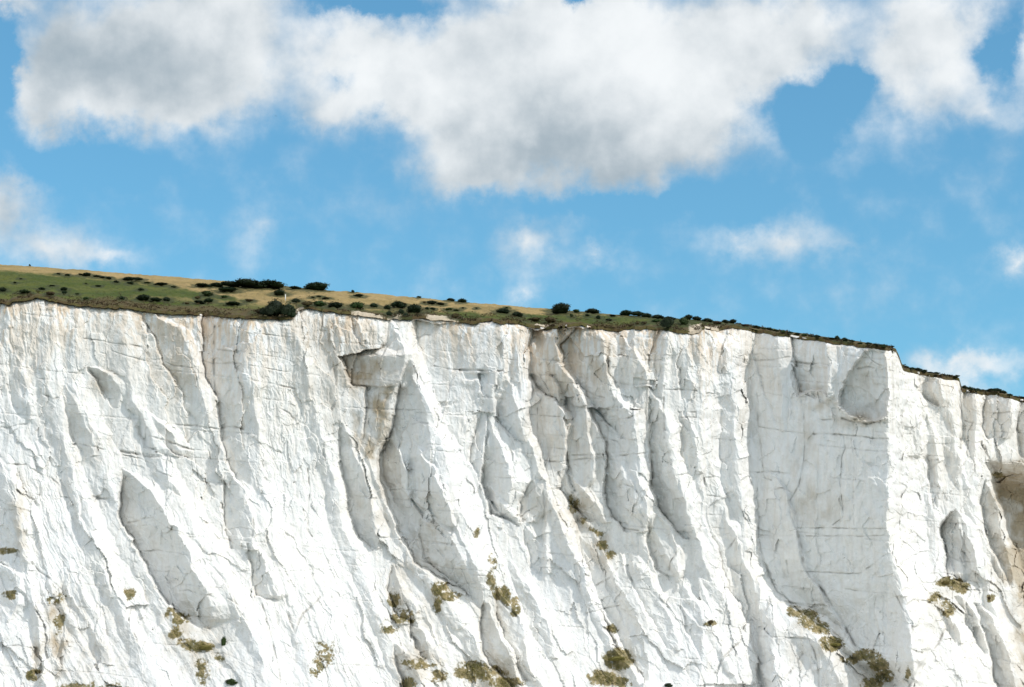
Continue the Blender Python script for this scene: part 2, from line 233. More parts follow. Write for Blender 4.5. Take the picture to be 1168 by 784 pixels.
def segdist(X, Y, pts):
    d = np.full(X.shape, 1e9, np.float32)
    for (x0, y0), (x1, y1) in zip(pts[:-1], pts[1:]):
        vx, vy = x1 - x0, y1 - y0
        t = np.clip(((X - x0) * vx + (Y - y0) * vy) / (vx * vx + vy * vy + 1e-9), 0, 1)
        d = np.minimum(d, np.hypot(X - x0 - t * vx, Y - y0 - t * vy))
    return d
def inside(X, Y, poly):
    r = np.zeros(X.shape, bool); n = len(poly)
    for i in range(n):
        x0, y0 = poly[i]; x1, y1 = poly[(i + 1) % n]
        c = ((y0 > Y) != (y1 > Y)) & (X < (x1 - x0) * (Y - y0) / (y1 - y0 + 1e-9) + x0)
        r ^= c
    return r
def window(X, Y, pts, pad):
    p = np.array(pts); m = (X > p[:, 0].min() - pad) & (X < p[:, 0].max() + pad) & (Y > p[:, 1].min() - pad) & (Y < p[:, 1].max() + pad)
    return m

def cliff_height(X, Y):
    """protrusion of the face towards the sea, in photo pixels at the cliff (0.15 m each)"""
    X0, Y0 = X, Y
    # ragged edges
    wx = 3.2 * fbm(X / 34, Y / 26, 11, 3) + 1.5 * fbm(X / 7, Y / 9, 21, 2)
    wy = 3.0 * fbm(X / 30, Y / 30, 31, 3) + 1.2 * fbm(X / 8, Y / 7, 41, 2)
    ja, _e = chips(X / 15 + .3 * fbm(X / 15, Y / 15, 45, 2), Y / 21, 46, 1.1); jb, _e = chips(X / 6.5, Y / 8.5, 47, 1.0)
    jc, _e = chips(X / 19, Y / 15, 48, 1.1)
    wx = wx + 1.9 * ja + .7 * jb; wy = wy + 2.0 * jc
    X = X + wx; Y = Y + wy
    H = lut(BASE, X - 27 * sstep(615, 735, Y) * sstep(960, 1010, X) * (1 - sstep(1060, 1120, X)))
    y0 = lut(LEAN0, X)
    rim = lut(RIM, X0)
    q = np.maximum(Y0 - y0, 0)
    H = H + 0.13 * (Y0 - rim) + np.where(q < 130, 0.42 * q * q / 260, 0.42 * (q - 65))
    for rows, m, f, tail, flank, wref in BL:
        r = np.array(rows, float)
        msk = (Y > r[0, 0]) & (Y < r[-1, 0])
        yy = Y[msk]; xx = X[msk]
        v = np.interp(yy, r[:, 0], r[:, 1]); R = np.interp(yy, r[:, 0], r[:, 2])
        w = np.maximum(R - v, 0)
        d = f * m * w; u = (1 - f) * m * w
        if wref: u = (1 - f) * m * wref * np.clip(w / 50, 0, 1); d = m * w - u
        T = np.maximum(tail * w, 2.0)
        fl = flank * np.clip(w / 12, .4, 1)
        h = np.where(xx < v, -d * np.clip((xx - v + fl) / fl, 0, 1),
            np.where(xx < R, -d + (d + u) * (xx - v) / np.maximum(w, .01), u * np.clip(1 - (xx - R) / T, 0, 1)))
        h = h - 2.6 * np.exp(-((xx - v) / 1.5) ** 2) * np.clip((w - 10) / 22, 0, 1) * (w < 105)
        H[msk] += h
    for pts, w, h in RIBS:
        r = np.array(pts, float); c = np.interp(Y, r[:, 0], r[:, 1]); on = sstep(r[0, 0], r[0, 0] + 45, Y)
        ww = w * (1 + .5 * fbm(Y / 60, Y * 0 + h, 207, 2))
        H += on * h * (1 + .5 * fbm(Y / 45, Y * 0 + w, 208, 2)) * np.clip(1 - np.abs(X - c) / ww, 0, 1) ** .85
    # hollows
    for poly, dep, rag in HOL:
        m = window(X, Y, poly, 6)
        x = X[m]; y = Y[m]
        ins = inside(x, y, poly); dd = segdist(x, y, poly + [poly[0]])
        py_ = np.array(poly)[:, 1]; down = np.clip((y - py_.min()) / (py_.max() - py_.min()), 0, 1)
        H[m] -= np.where(ins, dep * np.clip(dd / 2.5, 0, 1) ** .7 * (.30 + .70 * down), 0)
        lip = np.exp(-(dd / 5) ** 2) * (~ins) * sstep(.55, .9, down)
        H[m] += dep * .22 * lip * (1 + 1.2 * fbm(x / 3, y / 3, 203, 2))
    # chalk rubble shelf heaped against the foot of the great wall
    bx = np.array([868,888,905,925,945,965,985,1002,1018,1032]); by = np.array([668,684,691,694,704,722,750,762,778,800])
    under = Y - np.interp(X, bx, by, left=640, right=2000)
    side = sstep(862, 885, X)
    H += side * (X < 1034) * 40 * np.clip(under / 34, 0, 1) ** .8
    # talus heaped under the tan recess
    bx2 = np.array([618,626,640,655,670,690,705]); by2 = np.array([552,557,575,592,606,626,650])
    un2 = Y - np.interp(X, bx2, by2, left=3000, right=3000)
    H += 14 * np.clip(un2 / 14, 0, 1) * sstep(618, 624, X) * (1 - sstep(665, 705, X)) * (1 - sstep(60, 130, un2))
    # the face turns away beyond the last rib
    xs = np.interp(Y, [a for a, b in SIL], [b for a, b in SIL])
    H -= 95 * sstep(525, 560, Y) * np.clip((X - xs) / 6, 0, 1)
    H -= 0.25 * np.clip(X - xs - 6, 0, 40) * sstep(525, 560, Y)
    # how steep/slanting the fluting is
    sl = np.where(q < 150, 0.45 * q * q / 300, 0.45 * (q - 75))
    U = X - sl - 0.05 * (Y - rim)
    wall = sstep(846, 866, X0) * (1 - sstep(1004, 1014, X0)) * (1 - sstep(670, 690, Y0))
    rough = 1 - 0.66 * wall
    # the smooth faces of the big recess and slabs
    for (cx, cy, rx, ry, a) in [(650,490,40,60,.45),(195,640,34,60,.6),(690,680,24,60,.4),(480,600,30,60,.35),(258,430,22,60,.5),(575,510,16,60,.4),(430,450,30,50,.3)]:
        rough = rough * (1 - .6 * a * np.clip(1.3 - ((X0 - cx) / rx) ** 2 - ((Y0 - cy) / ry) ** 2, 0, 1))
    H += 7.0 * fbm(U / 60, Y / 170, 51, 3) * (0.4 + 0.6 * rough)
    flm = np.clip(0.42 + 1.5 * fbm(X / 80, Y / 70, 57, 2), 0.05, 1)
    H += 2.9 * (1 - np.abs(fbm(U / 17, Y / 85, 61, 3)) * 2.2) * rough * flm
    H += 0.8 * (1 - np.abs(fbm(U / 6.5, Y / 38, 66, 2)) * 2.2) * rough * flm
    fm = np.zeros(X.shape, np.float32)
    for cx, cy, rx, ry in [(590,420,18,60),(825,470,26,110),(735,500,14,90),(1060,520,36,110),(400,380,46,26),(780,400,24,40),(1020,480,7,90),(890,420,8,50),(235,380,30,40),(30,380,60,50),(50,600,60,90),(320,470,50,110)]:
        fm = np.maximum(fm, np.clip(1.4 - np.sqrt(((X0 - cx) / rx) ** 2 + ((Y0 - cy) / ry) ** 2), 0, 1))
    H += 1.0 * (1 - np.abs(fbm(U / 3.6, Y / 30, 68, 3)) * 2.4) * (.12 + fm) * (1 - .7 * wall)
    for sx, sy, amp, sd in ((38, 84, 8.0, 71), (17, 38, 3.4, 72), (7, 13, .85, 73)):
        c, e = chips(U / sx + .35 * fbm(X / sx, Y / sy, 75, 2), Y / sy, sd, .9)
        msk = np.clip(0.55 + 1.1 * fbm(X / (sx * 3), Y / (sy * 2), sd + 9, 2), .1, 1)
        H += amp * c * rough * msk
        H -= amp * .015 * np.exp(-(e / .06) ** 2) * rough * msk
    H += 1.1 * fbm(X0 / 8, Y0 / 11, 81, 4) * (0.5 + 0.5 * rough)
    H += 0.30 * fbm(X0 / 2.6, Y0 / 2.6, 91, 2) * (0.35 + .65 * rough)
    # bedding: thin seams that come and go, harder beds stand a little proud
    bed = Y0 - 0.085 * X0 + 3 * fbm(X0 / 90, Y0 / 90, 95, 2)
    crack = np.zeros(X.shape, np.float32)
    for k, lv in enumerate(range(250, 900, 23)):
        lv = lv + 9 * math.sin(k * 2.3)
        on = sstep(.2, .45, fbm(X0 / 46 + 17 * k, Y0 * 0 + k, 97, 2))
        g = np.exp(-((bed - lv) / .9) ** 2) * on
        H -= .9 * g; crack = np.maximum(crack, .3 * g)
        H += .8 * np.clip(1 - (bed - lv) / 8, 0, 1) * (bed > lv) * on
    for pts, w, dp in CR:
        m = window(X0, Y0, pts, 5)
        xx = X0[m] + .28 * wx[m]; yy = Y0[m] + .25 * wy[m]
        d = segdist(xx, yy, pts)
        brk = 0.55 + 0.9 * fbm(X0[m] / 9, Y0[m] / 9, 99, 2)
        g = np.exp(-(d / (w * .75)) ** 2) * np.clip(brk, .25, 1)
        H[m] -= dp * .9 * g
        crack[m] = np.maximum(crack[m], g * min(1, .35 + w * .35))
    # soft crumbling top
    top = np.exp(-(Y0 - rim) / 9)
    H -= 9 * np.exp(-(Y0 - rim) / 3.5) + top * 3 * (1 + fbm(X0 / 8, Y0 / 5, 101, 3))
    return H, crack

def field(X, Y, lst, seed, s=9, warp=4.0):
    o = np.zeros(X.shape, np.float32)
    n = fbm(X / s, Y / s, seed, 3); xw = X + warp * fbm(X / 12, Y / 12, seed + 5, 2); yw = Y + warp * fbm(X / 12, Y / 12, seed + 8, 2)
    for cx, cy, rx, ry, a in lst:
        m = (np.abs(X - cx) < rx * 1.9) & (np.abs(Y - cy) < ry * 1.9)
        d = np.sqrt(((xw[m] - cx) / rx) ** 2 + ((yw[m] - cy) / ry) ** 2)
        o[m] = np.maximum(o[m], 1.25 * a * np.clip(1.35 - d, 0, 1) * np.clip(.75 + .9 * n[m], 0, 1))
    return o

# ------------------------------------------------------------------ materials
def mat(name):
    m = bpy.data.materials.new(name); m.use_nodes = True
    nt = m.node_tree; nt.nodes.clear()
    o = nt.nodes.new('ShaderNodeOutputMaterial'); b = nt.nodes.new('ShaderNodeBsdfPrincipled')
    nt.links.new(b.outputs[0], o.inputs[0]); b.inputs['Specular IOR Level'].default_value = .25
    b.inputs['Roughness'].default_value = .9
    return m, nt, b
class N:
    def __init__(s, nt): s.nt = nt
    def node(s, t, **k):
        n = s.nt.nodes.new(t)
        for a, b in k.items(): setattr(n, a, b)
        return n
    def put(s, n, i, v):
        if v is None: return
        if isinstance(v, bpy.types.NodeSocket): s.nt.links.new(v, n.inputs[i])
        else: n.inputs[i].default_value = v
    def math(s, op, a, b=None, c=None, clamp=False):
        n = s.node('ShaderNodeMath', operation=op); n.use_clamp = clamp
        s.put(n, 0, a); s.put(n, 1, b); s.put(n, 2, c); return n.outputs[0]
    def mix(s, f, a, b):
        n = s.node('ShaderNodeMix', data_type='RGBA'); s.put(n, 0, f)
        s.put(n, 6, a if isinstance(a, bpy.types.NodeSocket) else (*a, 1)); s.put(n, 7, b if isinstance(b, bpy.types.NodeSocket) else (*b, 1)); return n.outputs[2]
    def noise(s, vec, scale, detail=4, rough=.55, col=False, dist=0):
        n = s.node('ShaderNodeTexNoise'); s.put(n, 'Vector', vec); n.inputs['Scale'].default_value = scale
        n.inputs['Detail'].default_value = detail; n.inputs['Roughness'].default_value = rough; n.inputs['Distortion'].default_value = dist
        return n.outputs[1 if col else 0]
    def ramp(s, v, a, b, c=0., d=1., smooth=True):
        n = s.node('ShaderNodeMapRange'); n.interpolation_type = 'SMOOTHSTEP' if smooth else 'LINEAR'
        s.put(n, 0, v); s.put(n, 1, a); s.put(n, 2, b); s.put(n, 3, c); s.put(n, 4, d); return n.outputs[0]
    def mapping(s, vec, loc=(0,0,0), scale=(1,1,1), typ='POINT'):
        n = s.node('ShaderNodeMapping', vector_type=typ); s.put(n, 0, vec); n.inputs[1].default_value = loc; n.inputs[3].default_value = scale; return n.outputs[0]

def chalk_material():
    m, nt, b = mat('chalk'); k = N(nt)
    co = k.node('ShaderNodeTexCoord').outputs['Object']
    at_ = k.node('ShaderNodeAttribute', attribute_name='wear'); sep = k.node('ShaderNodeSeparateColor'); nt.links.new(at_.outputs['Color'], sep.inputs[0])
    st, vg, ck = sep.outputs[0], sep.outputs[1], sep.outputs[2]
    sp = k.node('ShaderNodeAttribute', attribute_name='grit').outputs['Fac']
    at2 = k.node('ShaderNodeAttribute', attribute_name='top'); tp = at2.outputs['Fac']
    big = k.noise(co, .05, 4); mid = k.noise(co, .35, 5, .6); fine = k.noise(co, 2.2, 4, .6)
    streak = k.noise(k.mapping(co, scale=(1.1, 1.1, .12)), 1.0, 4, .6)
    c = k.mix(k.ramp(big, .35, .65), (.82, .82, .81), (.835, .82, .785))
    c = k.mix(k.math('MULTIPLY', k.ramp(mid, .45, .72), .5), c, (.69, .69, .68))
    # cream and rust wash under the turf
    c = k.mix(k.math('MULTIPLY', k.math('MULTIPLY', tp, k.ramp(streak, .38, .60)), .85), c, (.68, .51, .34))
    c = k.mix(k.math('MULTIPLY', k.ramp(streak, .50, .72), .42), c, (.68, .655, .61))
    # tan and grey staining
    sm = k.math('MULTIPLY', st, k.ramp(k.math('ADD', mid, k.math('MULTIPLY', streak, .5)), .45, 1.0, .45, 1.25), clamp=True)
    tan = k.mix(k.ramp(big, .4, .6), (.46, .38, .27), (.48, .42, .33))
    c = k.mix(sm, c, tan)
    # scattered flints and dirt
    f1 = k.noise(co, 2.4, 3, .65); f2 = k.noise(co, .22, 3, .5)
    thr = k.math('SUBTRACT', .77, k.math('MULTIPLY', sp, .17))
    fl = k.ramp(k.math('ADD', f1, k.math('MULTIPLY', k.math('SUBTRACT', f2, .5), .25)), thr, k.math('ADD', thr, .05))
    c = k.mix(k.math('MULTIPLY', k.math('MULTIPLY', fl, k.ramp(sp, .03, .3)), .75), c, (.20, .165, .12))
    # plants and algae in the green patches
    vm = k.ramp(k.math('ADD', vg, k.math('MULTIPLY', k.math('SUBTRACT', fine, .5), 1.3)), .08, .34)
    vm = k.math('MULTIPLY', vm, k.ramp(vg, .02, .2))
    green = k.mix(k.ramp(k.noise(co, .9, 4, .6), .35, .65), (.12, .105, .034), (.33, .255, .12))
    c = k.mix(k.math('MULTIPLY', vm, .92), c, green)
    c = k.mix(k.math('MULTIPLY', ck, .6), c, (.24, .21, .17))
    nt.links.new(c, b.inputs['Base Color'])
    b.inputs['Specular IOR Level'].default_value = .12
    bp = k.node('ShaderNodeBump'); bp.inputs['Strength'].default_value = .6; bp.inputs['Distance'].default_value = .24
    hh = k.math('ADD', k.math('ADD', k.noise(co, 1.6, 6, .65), k.math('MULTIPLY', k.noise(co, 6, 3, .6), .3)), streak)
    nt.links.new(hh, bp.inputs['Height']); nt.links.new(bp.outputs[0], b.inputs['Normal'])
    return m

def turf_material():
    m, nt, b = mat('turf'); k = N(nt)
    co = k.node('ShaderNodeTexCoord').outputs['Object']
    a = k.node('ShaderNodeAttribute', attribute_name='ground'); sep = k.node('ShaderNodeSeparateColor'); nt.links.new(a.outputs['Color'], sep.inputs[0])
    dry, heath, soil = sep.outputs[0], sep.outputs[1], sep.outputs[2]
    n1 = k.noise(co, .09, 5, .6); n2 = k.noise(co, .6, 4, .6); n3 = k.noise(co, 3, 3, .6)
    g = k.mix(k.ramp(n1, .35, .65), (.048, .070, .007), (.095, .105, .017))
    g = k.mix(k.math('MULTIPLY', k.ramp(n2, .45, .7), .5), g, (.040, .050, .010))
    d = k.mix(k.ramp(n1, .35, .65), (.36, .255, .11), (.25, .185, .07))
    d = k.mix(k.math('MULTIPLY', k.ramp(n2, .5, .75), .5), d, (.20, .15, .07))
    d2 = k.mix(k.ramp(n2, .35, .7), (.185, .155, .052), (.115, .110, .030))
    d = k.mix(k.ramp(dry, .55, .85), d2, d)
    df = k.ramp(k.math('ADD', dry, k.math('MULTIPLY', k.math('SUBTRACT', n1, .5), 1.1)), .30, .62)
    c = k.mix(df, g, d)
    h = k.mix(k.ramp(n2, .35, .65), (.085, .056, .025), (.090, .080, .024))
    hf = k.ramp(k.math('ADD', heath, k.math('MULTIPLY', k.math('SUBTRACT', n2, .5), .9)), .35, .6)
    c = k.mix(hf, c, h)
    c = k.mix(k.ramp(k.math('ADD', soil, k.math('MULTIPLY', k.math('SUBTRACT', n3, .5), .8)), .4, .6), c, (.52, .44, .33))
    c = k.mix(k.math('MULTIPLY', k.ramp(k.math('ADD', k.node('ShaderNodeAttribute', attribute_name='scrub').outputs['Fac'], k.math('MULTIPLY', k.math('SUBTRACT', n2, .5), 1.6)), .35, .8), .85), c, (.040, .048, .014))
    nt.links.new(c, b.inputs['Base Color'])
    bp = k.node('ShaderNodeBump'); bp.inputs['Strength'].default_value = .8; bp.inputs['Distance'].default_value = .35
    nt.links.new(k.noise(co, 1.4, 5, .65), bp.inputs['Height']); nt.links.new(bp.outputs[0], b.inputs['Normal'])
    return m

def leaf_material(name, c1, c2, c3=None):
    m, nt, b = mat(name); k = N(nt)
    co = k.node('ShaderNodeTexCoord').outputs['Object']; g = k.node('ShaderNodeNewGeometry')
    rnd = k.node('ShaderNodeAttribute', attribute_name='leaf').outputs['Fac']
    oi = k.node('ShaderNodeObjectInfo').outputs['Random']
    c = k.mix(rnd, c1, c2)
    c = k.mix(k.math('MULTIPLY', k.ramp(k.noise(co, 1.5, 2), .5, .7), .5), c, c3 or c2)
    hs = k.node('ShaderNodeHueSaturation'); nt.links.new(c, hs.inputs['Color']); nt.links.new(k.math('MULTIPLY_ADD', oi, .5, .75), hs.inputs['Value'])
    nt.links.new(k.math('MULTIPLY_ADD', oi, .03, .485), hs.inputs['Hue'])
    nt.links.new(hs.outputs[0], b.inputs['Base Color']); b.inputs['Roughness'].default_value = .7
    return m

CHALK = chalk_material(); TURF = turf_material()
LEAF = leaf_material('dark_foliage', (.008, .018, .006), (.022, .040, .010))
LEAFG = leaf_material('green_foliage', (.02, .042, .008), (.045, .07, .015))
LEAFB = leaf_material('brown_foliage', (.065, .046, .022), (.11, .085, .030))
GRASSM = leaf_material('ledge_plants', (.14, .12, .032), (.28, .23, .075), (.17, .165, .045))

# ------------------------------------------------------------------ mesh helpers
def grid_mesh(name, P, material, flat=True):
    nr, nc = P.shape[:2]
    me = bpy.data.meshes.new(name)
    me.vertices.add(nr * nc); me.vertices.foreach_set('co', P.reshape(-1).astype(np.float32))
    i = np.arange(nr - 1)[:, None] * nc + np.arange(nc - 1)[None, :]
    q = np.stack([i, i + nc, i + nc + 1, i + 1], -1).reshape(-1)
    nf = (nr - 1) * (nc - 1)
    me.loops.add(nf * 4); me.loops.foreach_set('vertex_index', q.astype(np.int32))
    me.polygons.add(nf); me.polygons.foreach_set('loop_start', np.arange(0, nf * 4, 4, dtype=np.int32))
    me.polygons.foreach_set('loop_total', np.full(nf, 4, np.int32))
    me.update(calc_edges=True); me.polygons.foreach_set('use_smooth', np.full(nf, not flat, bool))
    me.materials.append(material)
    return me
def raw_mesh(name, V, Fq, material, leaf=None):
    me = bpy.data.meshes.new(name); V = np.asarray(V, np.float32); Fq = np.asarray(Fq, np.int32); n = Fq.shape[1]; nf = len(Fq)
    me.vertices.add(len(V)); me.vertices.foreach_set('co', V.reshape(-1))
    me.loops.add(nf * n); me.loops.foreach_set('vertex_index', Fq.reshape(-1))
    me.polygons.add(nf); me.polygons.foreach_set('loop_start', np.arange(0, nf * n, n, dtype=np.int32)); me.polygons.foreach_set('loop_total', np.full(nf, n, np.int32))
    me.update(calc_edges=True); me.materials.append(material)
    if leaf is not None:
        a = me.attributes.new('leaf', 'FLOAT', 'FACE'); a.data.foreach_set('value', np.asarray(leaf, np.float32))
    return me
def link(name, me, parent=None, loc=(0, 0, 0)):
    o = bpy.data.objects.new(name, me); COL.objects.link(o); o.location = loc
    if parent: o.parent = parent
    return o
def tag(o, label=None, cat=None, group=None, kind=None):
    if label: o['label'] = label
    if cat: o['category'] = cat
    if group: o['group'] = group
    if kind: o['kind'] = kind
    return o

# ------------------------------------------------------------------ the cliff
XS = np.concatenate([np.arange(-1220, -260, 16.0), np.arange(-260, -24, 5.0), np.arange(-24, 1200, 1.0), np.arange(1200, 1262, 5.0), np.arange(1262, 2400, 16.0)])
TB = np.concatenate([np.linspace(0, .745, 455)[:-1], np.linspace(.745, 1, 40)]); NR = len(TB)
T = TB[:, None]
RJ = 1.3 * fbm(XS / 9, XS * 0, 201, 3) + 0.5 * fbm(XS / 2.2, XS * 0, 203, 2)
rimx = lut(RIM, XS) + RJ
X = np.broadcast_to(XS[None, :], (NR, len(XS))).copy()
Y = rimx[None, :] + T * (960 - rimx[None, :])
H, CK = cliff_height(X, Y)
YW = 420.0 - SC * H
P = at(X, Y, YW)
me = grid_mesh('cliff', P, CHALK)
wear = np.zeros((NR, len(XS), 4), np.float32)
wear[..., 0] = field(X, Y, STAIN, 301, 14, 7)
VG = field(X, Y, [(a_, b_, c_ * 1.3 + 1, d_ * 1.0 + 1, e_) for a_, b_, c_, d_, e_ in VEG], 311, 5, 4); wear[..., 1] = VG
wear[..., 2] = CK; wallm = sstep(846, 866, X) * (1 - sstep(1008, 1016, X)) * (1 - sstep(670, 690, Y))
wear[..., 3] = .14 * (1 - wallm) * (1 - .8 * sstep(600, 640, X) * (1 - sstep(780, 800, X)) * (1 - sstep(540, 600, Y))) + field(X, Y, SPECK, 321, 12, 4)
a = me.attributes.new('grit', 'FLOAT', 'POINT'); a.data.foreach_set('value', np.ascontiguousarray(wear[..., 3]).reshape(-1))
a = me.attributes.new('wear', 'FLOAT_COLOR', 'POINT'); a.data.foreach_set('color', wear.reshape(-1))
tp = np.exp(-np.maximum(Y - lut(RIM, X), 0) / (42 + 26 * fbm(X / 40, Y / 200, 601, 2))) * (1 - .6 * sstep(780, 860, X)) * np.clip(.85 + .9 * fbm(X / 35, Y / 120, 603, 3), .2, 1.3) + .08
a = me.attributes.new('top', 'FLOAT', 'POINT'); a.data.foreach_set('value', tp.reshape(-1).astype(np.float32))
tag(link('cliff', me), 'high weathered white chalk cliff face with ribs, gullies and thin flint seams', kind='structure')

# ------------------------------------------------------------------ the down on top
ridx = np.minimum(3, NR - 1)
Yrim = YW[ridx, :]
def smooth(v, n):
    k = np.ones(n) / n; return np.convolve(np.pad(v, n // 2, mode='edge'), k, mode='valid')[:len(v)]
skyx = lut(SKY, XS) + .5 * fbm(XS / 30, XS * 0, 211, 2) + .25 * fbm(XS / 5, XS * 0, 213, 2)
skyx = np.minimum(skyx, rimx - .6)
DEP = np.interp(XS, [-260, 0, 400, 700, 850, 1020, 1030, 1300], [85, 80, 62, 40, 26, 18, 16, 14])
ysm = smooth(Yrim, 9)
ext = smooth(Yrim, 61)
Ysky = np.where(XS < 1024, ext, ysm) + DEP
NT = 110
tt = np.concatenate([[-.012, -.004], np.linspace(0, 1, NT), 1 + np.array([.08, .2, .45, 1, 2, 4, 8])])
_, zr = ray(XS, rimx); _, zs = ray(XS, skyx)
z0 = CAM[2] + zr * Yrim; z1 = CAM[2] + zs * Ysky
z0s = smooth(z0, 41); z0s = np.where(XS < 1022, np.minimum(z0s, z1 - .3), z0); Yrs = np.where(XS < 1022, smooth(Yrim, 41), Yrim)
TT = tt[:, None]
Yh = Yrs + (Ysky - Yrs) * TT + (Yrim - Yrs) * np.exp(-np.clip(TT, 0, 9) * 16)
zl = z0s + (z1 - z0s) * np.clip(TT, 0, 1) + (z0 - z0s) * np.exp(-np.clip(TT, 0, 9) * 16) - np.where(TT > 1, (TT - 1) * 1.2, 0)
Xh = np.broadcast_to(XS[None, :], Yh.shape)
bump = .45 * fbm(Xh / 20, Yh / 5, 221, 4) + .22 * fbm(Xh / 4, Yh / 1.5, 223, 3)
zl = zl + bump * np.clip(TT * 14, .25, 1) * (1 - .6 * np.clip((TT - .8) * 5, 0, 1)) * np.clip(((rimx - skyx) / 12), .15, 1)[None, :]
zl = zl + np.where(TT < 0, -.5, 0) + np.clip(1 - TT * 60, 0, 1) * (TT >= 0) * .12
rxh, _ = ray(XS, rimx)
rx0 = rxh[None, :] * Yrim[None, :]; rxs, _ = ray(XS, skyx); rx1 = rxs[None, :] * Ysky[None, :]
xw = rx0 + (rx1 - rx0) * TT
Ph = np.stack([xw, Yh, zl], -1)
_b = ((Ph[..., 2] - CAM[2]) / Ph[..., 1]); _b = np.tan(np.arctan(_b) - PITCH); PYh = 392 - F * _b      # height in view of each point
def hill_point(px, py):
    j = int(np.argmin(np.abs(XS - px))); col = PYh[2:2 + NT, j]
    i = int(np.argmax(col <= py)) if (col <= py).any() else int(np.argmin(col))
    c = Ph[2 + i, j]; rx, _ = ray(px, py)
    return Vector((float(rx * c[1]), float(c[1]), float(c[2])))
hm = grid_mesh('hillside', Ph, TURF, flat=False)
gr = np.zeros(Yh.shape + (4,), np.float32)
thick = np.clip((rimx - skyx)[None, :], 1, 60); up = TT * thick          # distance above the rim in view
dryb = lut([(-300,12),(0,9),(100,10),(190,11),(250,18),(300,21),(340,24),(400,20),(450,17),(500,13),(560,11),(600,9),(680,4),(740,0),(1300,-3)], Xh)
gr[..., 0] = np.clip(.5 + (dryb - (thick - up)) / 7, 0, 1) * (TT < 1.5) + .3 * np.exp(-((up - 13) / 4) ** 2) * sstep(70, 140, Xh) * (1 - sstep(300, 420, Xh)) * 1.3 + .2 * sstep(120, 250, Xh) * (1 - sstep(560, 700, Xh))
gr[..., 1] = np.clip(.95 - up / lut([(-300,9),(0,7),(60,6),(120,16),(250,16),(330,12),(480,9),(560,5),(700,6),(820,6),(900,4),(1300,4)], Xh), 0, 1) + .45 * sstep(830, 900, Xh)
so = np.zeros(Yh.shape, np.float32)
for cx, rr, lo, hi in [(340,8,-1,3.0),(450,10,-1,3),(505,22,-1,2.6),(793,9,-1,7),(812,10,-1,2.5),(622,14,0,3),(420,22,-1,1.6)]:
    so = np.maximum(so, np.clip(1.3 - np.abs(Xh - cx) / rr, 0, 1) * ((up > lo) & (up < hi)))
gr[..., 2] = so
a = hm.attributes.new('ground', 'FLOAT_COLOR', 'POINT'); a.data.foreach_set('color', gr.reshape(-1))
tag(link('hillside', hm), 'grassy down above the cliff, dry straw coloured on top and green below', kind='structure')

# ------------------------------------------------------------------ sea and beach far below the frame; pale shingle strip added to bounce light
def sea_mesh():
    xs = np.linspace(-6000, 6000, 61); ys = np.concatenate([np.linspace(-6000, 380, 40), np.linspace(420, 9000, 30)])
    A, B = np.meshgrid(xs, ys); return np.stack([A, B, 0 * A], -1)
m, nt, b = mat('sea_water'); k = N(nt); co = k.node('ShaderNodeTexCoord').outputs['Object']
nt.links.new(k.mix(k.ramp(k.noise(co, .01, 4), .4, .6), (.05, .12, .13), (.10, .19, .18)), b.inputs['Base Color']); b.inputs['Roughness'].default_value = .15
bp = k.node('ShaderNodeBump'); bp.inputs['Distance'].default_value = .5; nt.links.new(k.noise(co, .4, 5), bp.inputs['Height']); nt.links.new(bp.outputs[0], b.inputs['Normal'])
tag(link('sea', grid_mesh('sea', sea_mesh(), m, False)), 'pale green sea lying in front of the cliff', kind='structure')

m, nt, b = mat('bounce_shingle'); k = N(nt); co = k.node('ShaderNodeTexCoord').outputs['Object']
nt.links.new(k.mix(k.ramp(k.noise(co, .3, 6, .6), .35, .65), (.62, .60, .55), (.42, .40, .36)), b.inputs['Base Color'])
bx_ = np.linspace(-900, 900, 181); by_ = np.linspace(0, 1, 12)
BA, BB = np.meshgrid(bx_, by_); yy_ = 318 + 7 * fbm(BA / 60, BA * 0, 501, 3) + BB * (440 - 318)
tag(link('bounce_beach', grid_mesh('bounce_beach', np.stack([BA, yy_, -.3 + BB * 3.2 + .35 * fbm(BA / 8, yy_ / 8, 503, 3)], -1), m, False)), 'pale chalk and shingle beach added unseen at the foot of the cliff to bounce light', kind='structure')

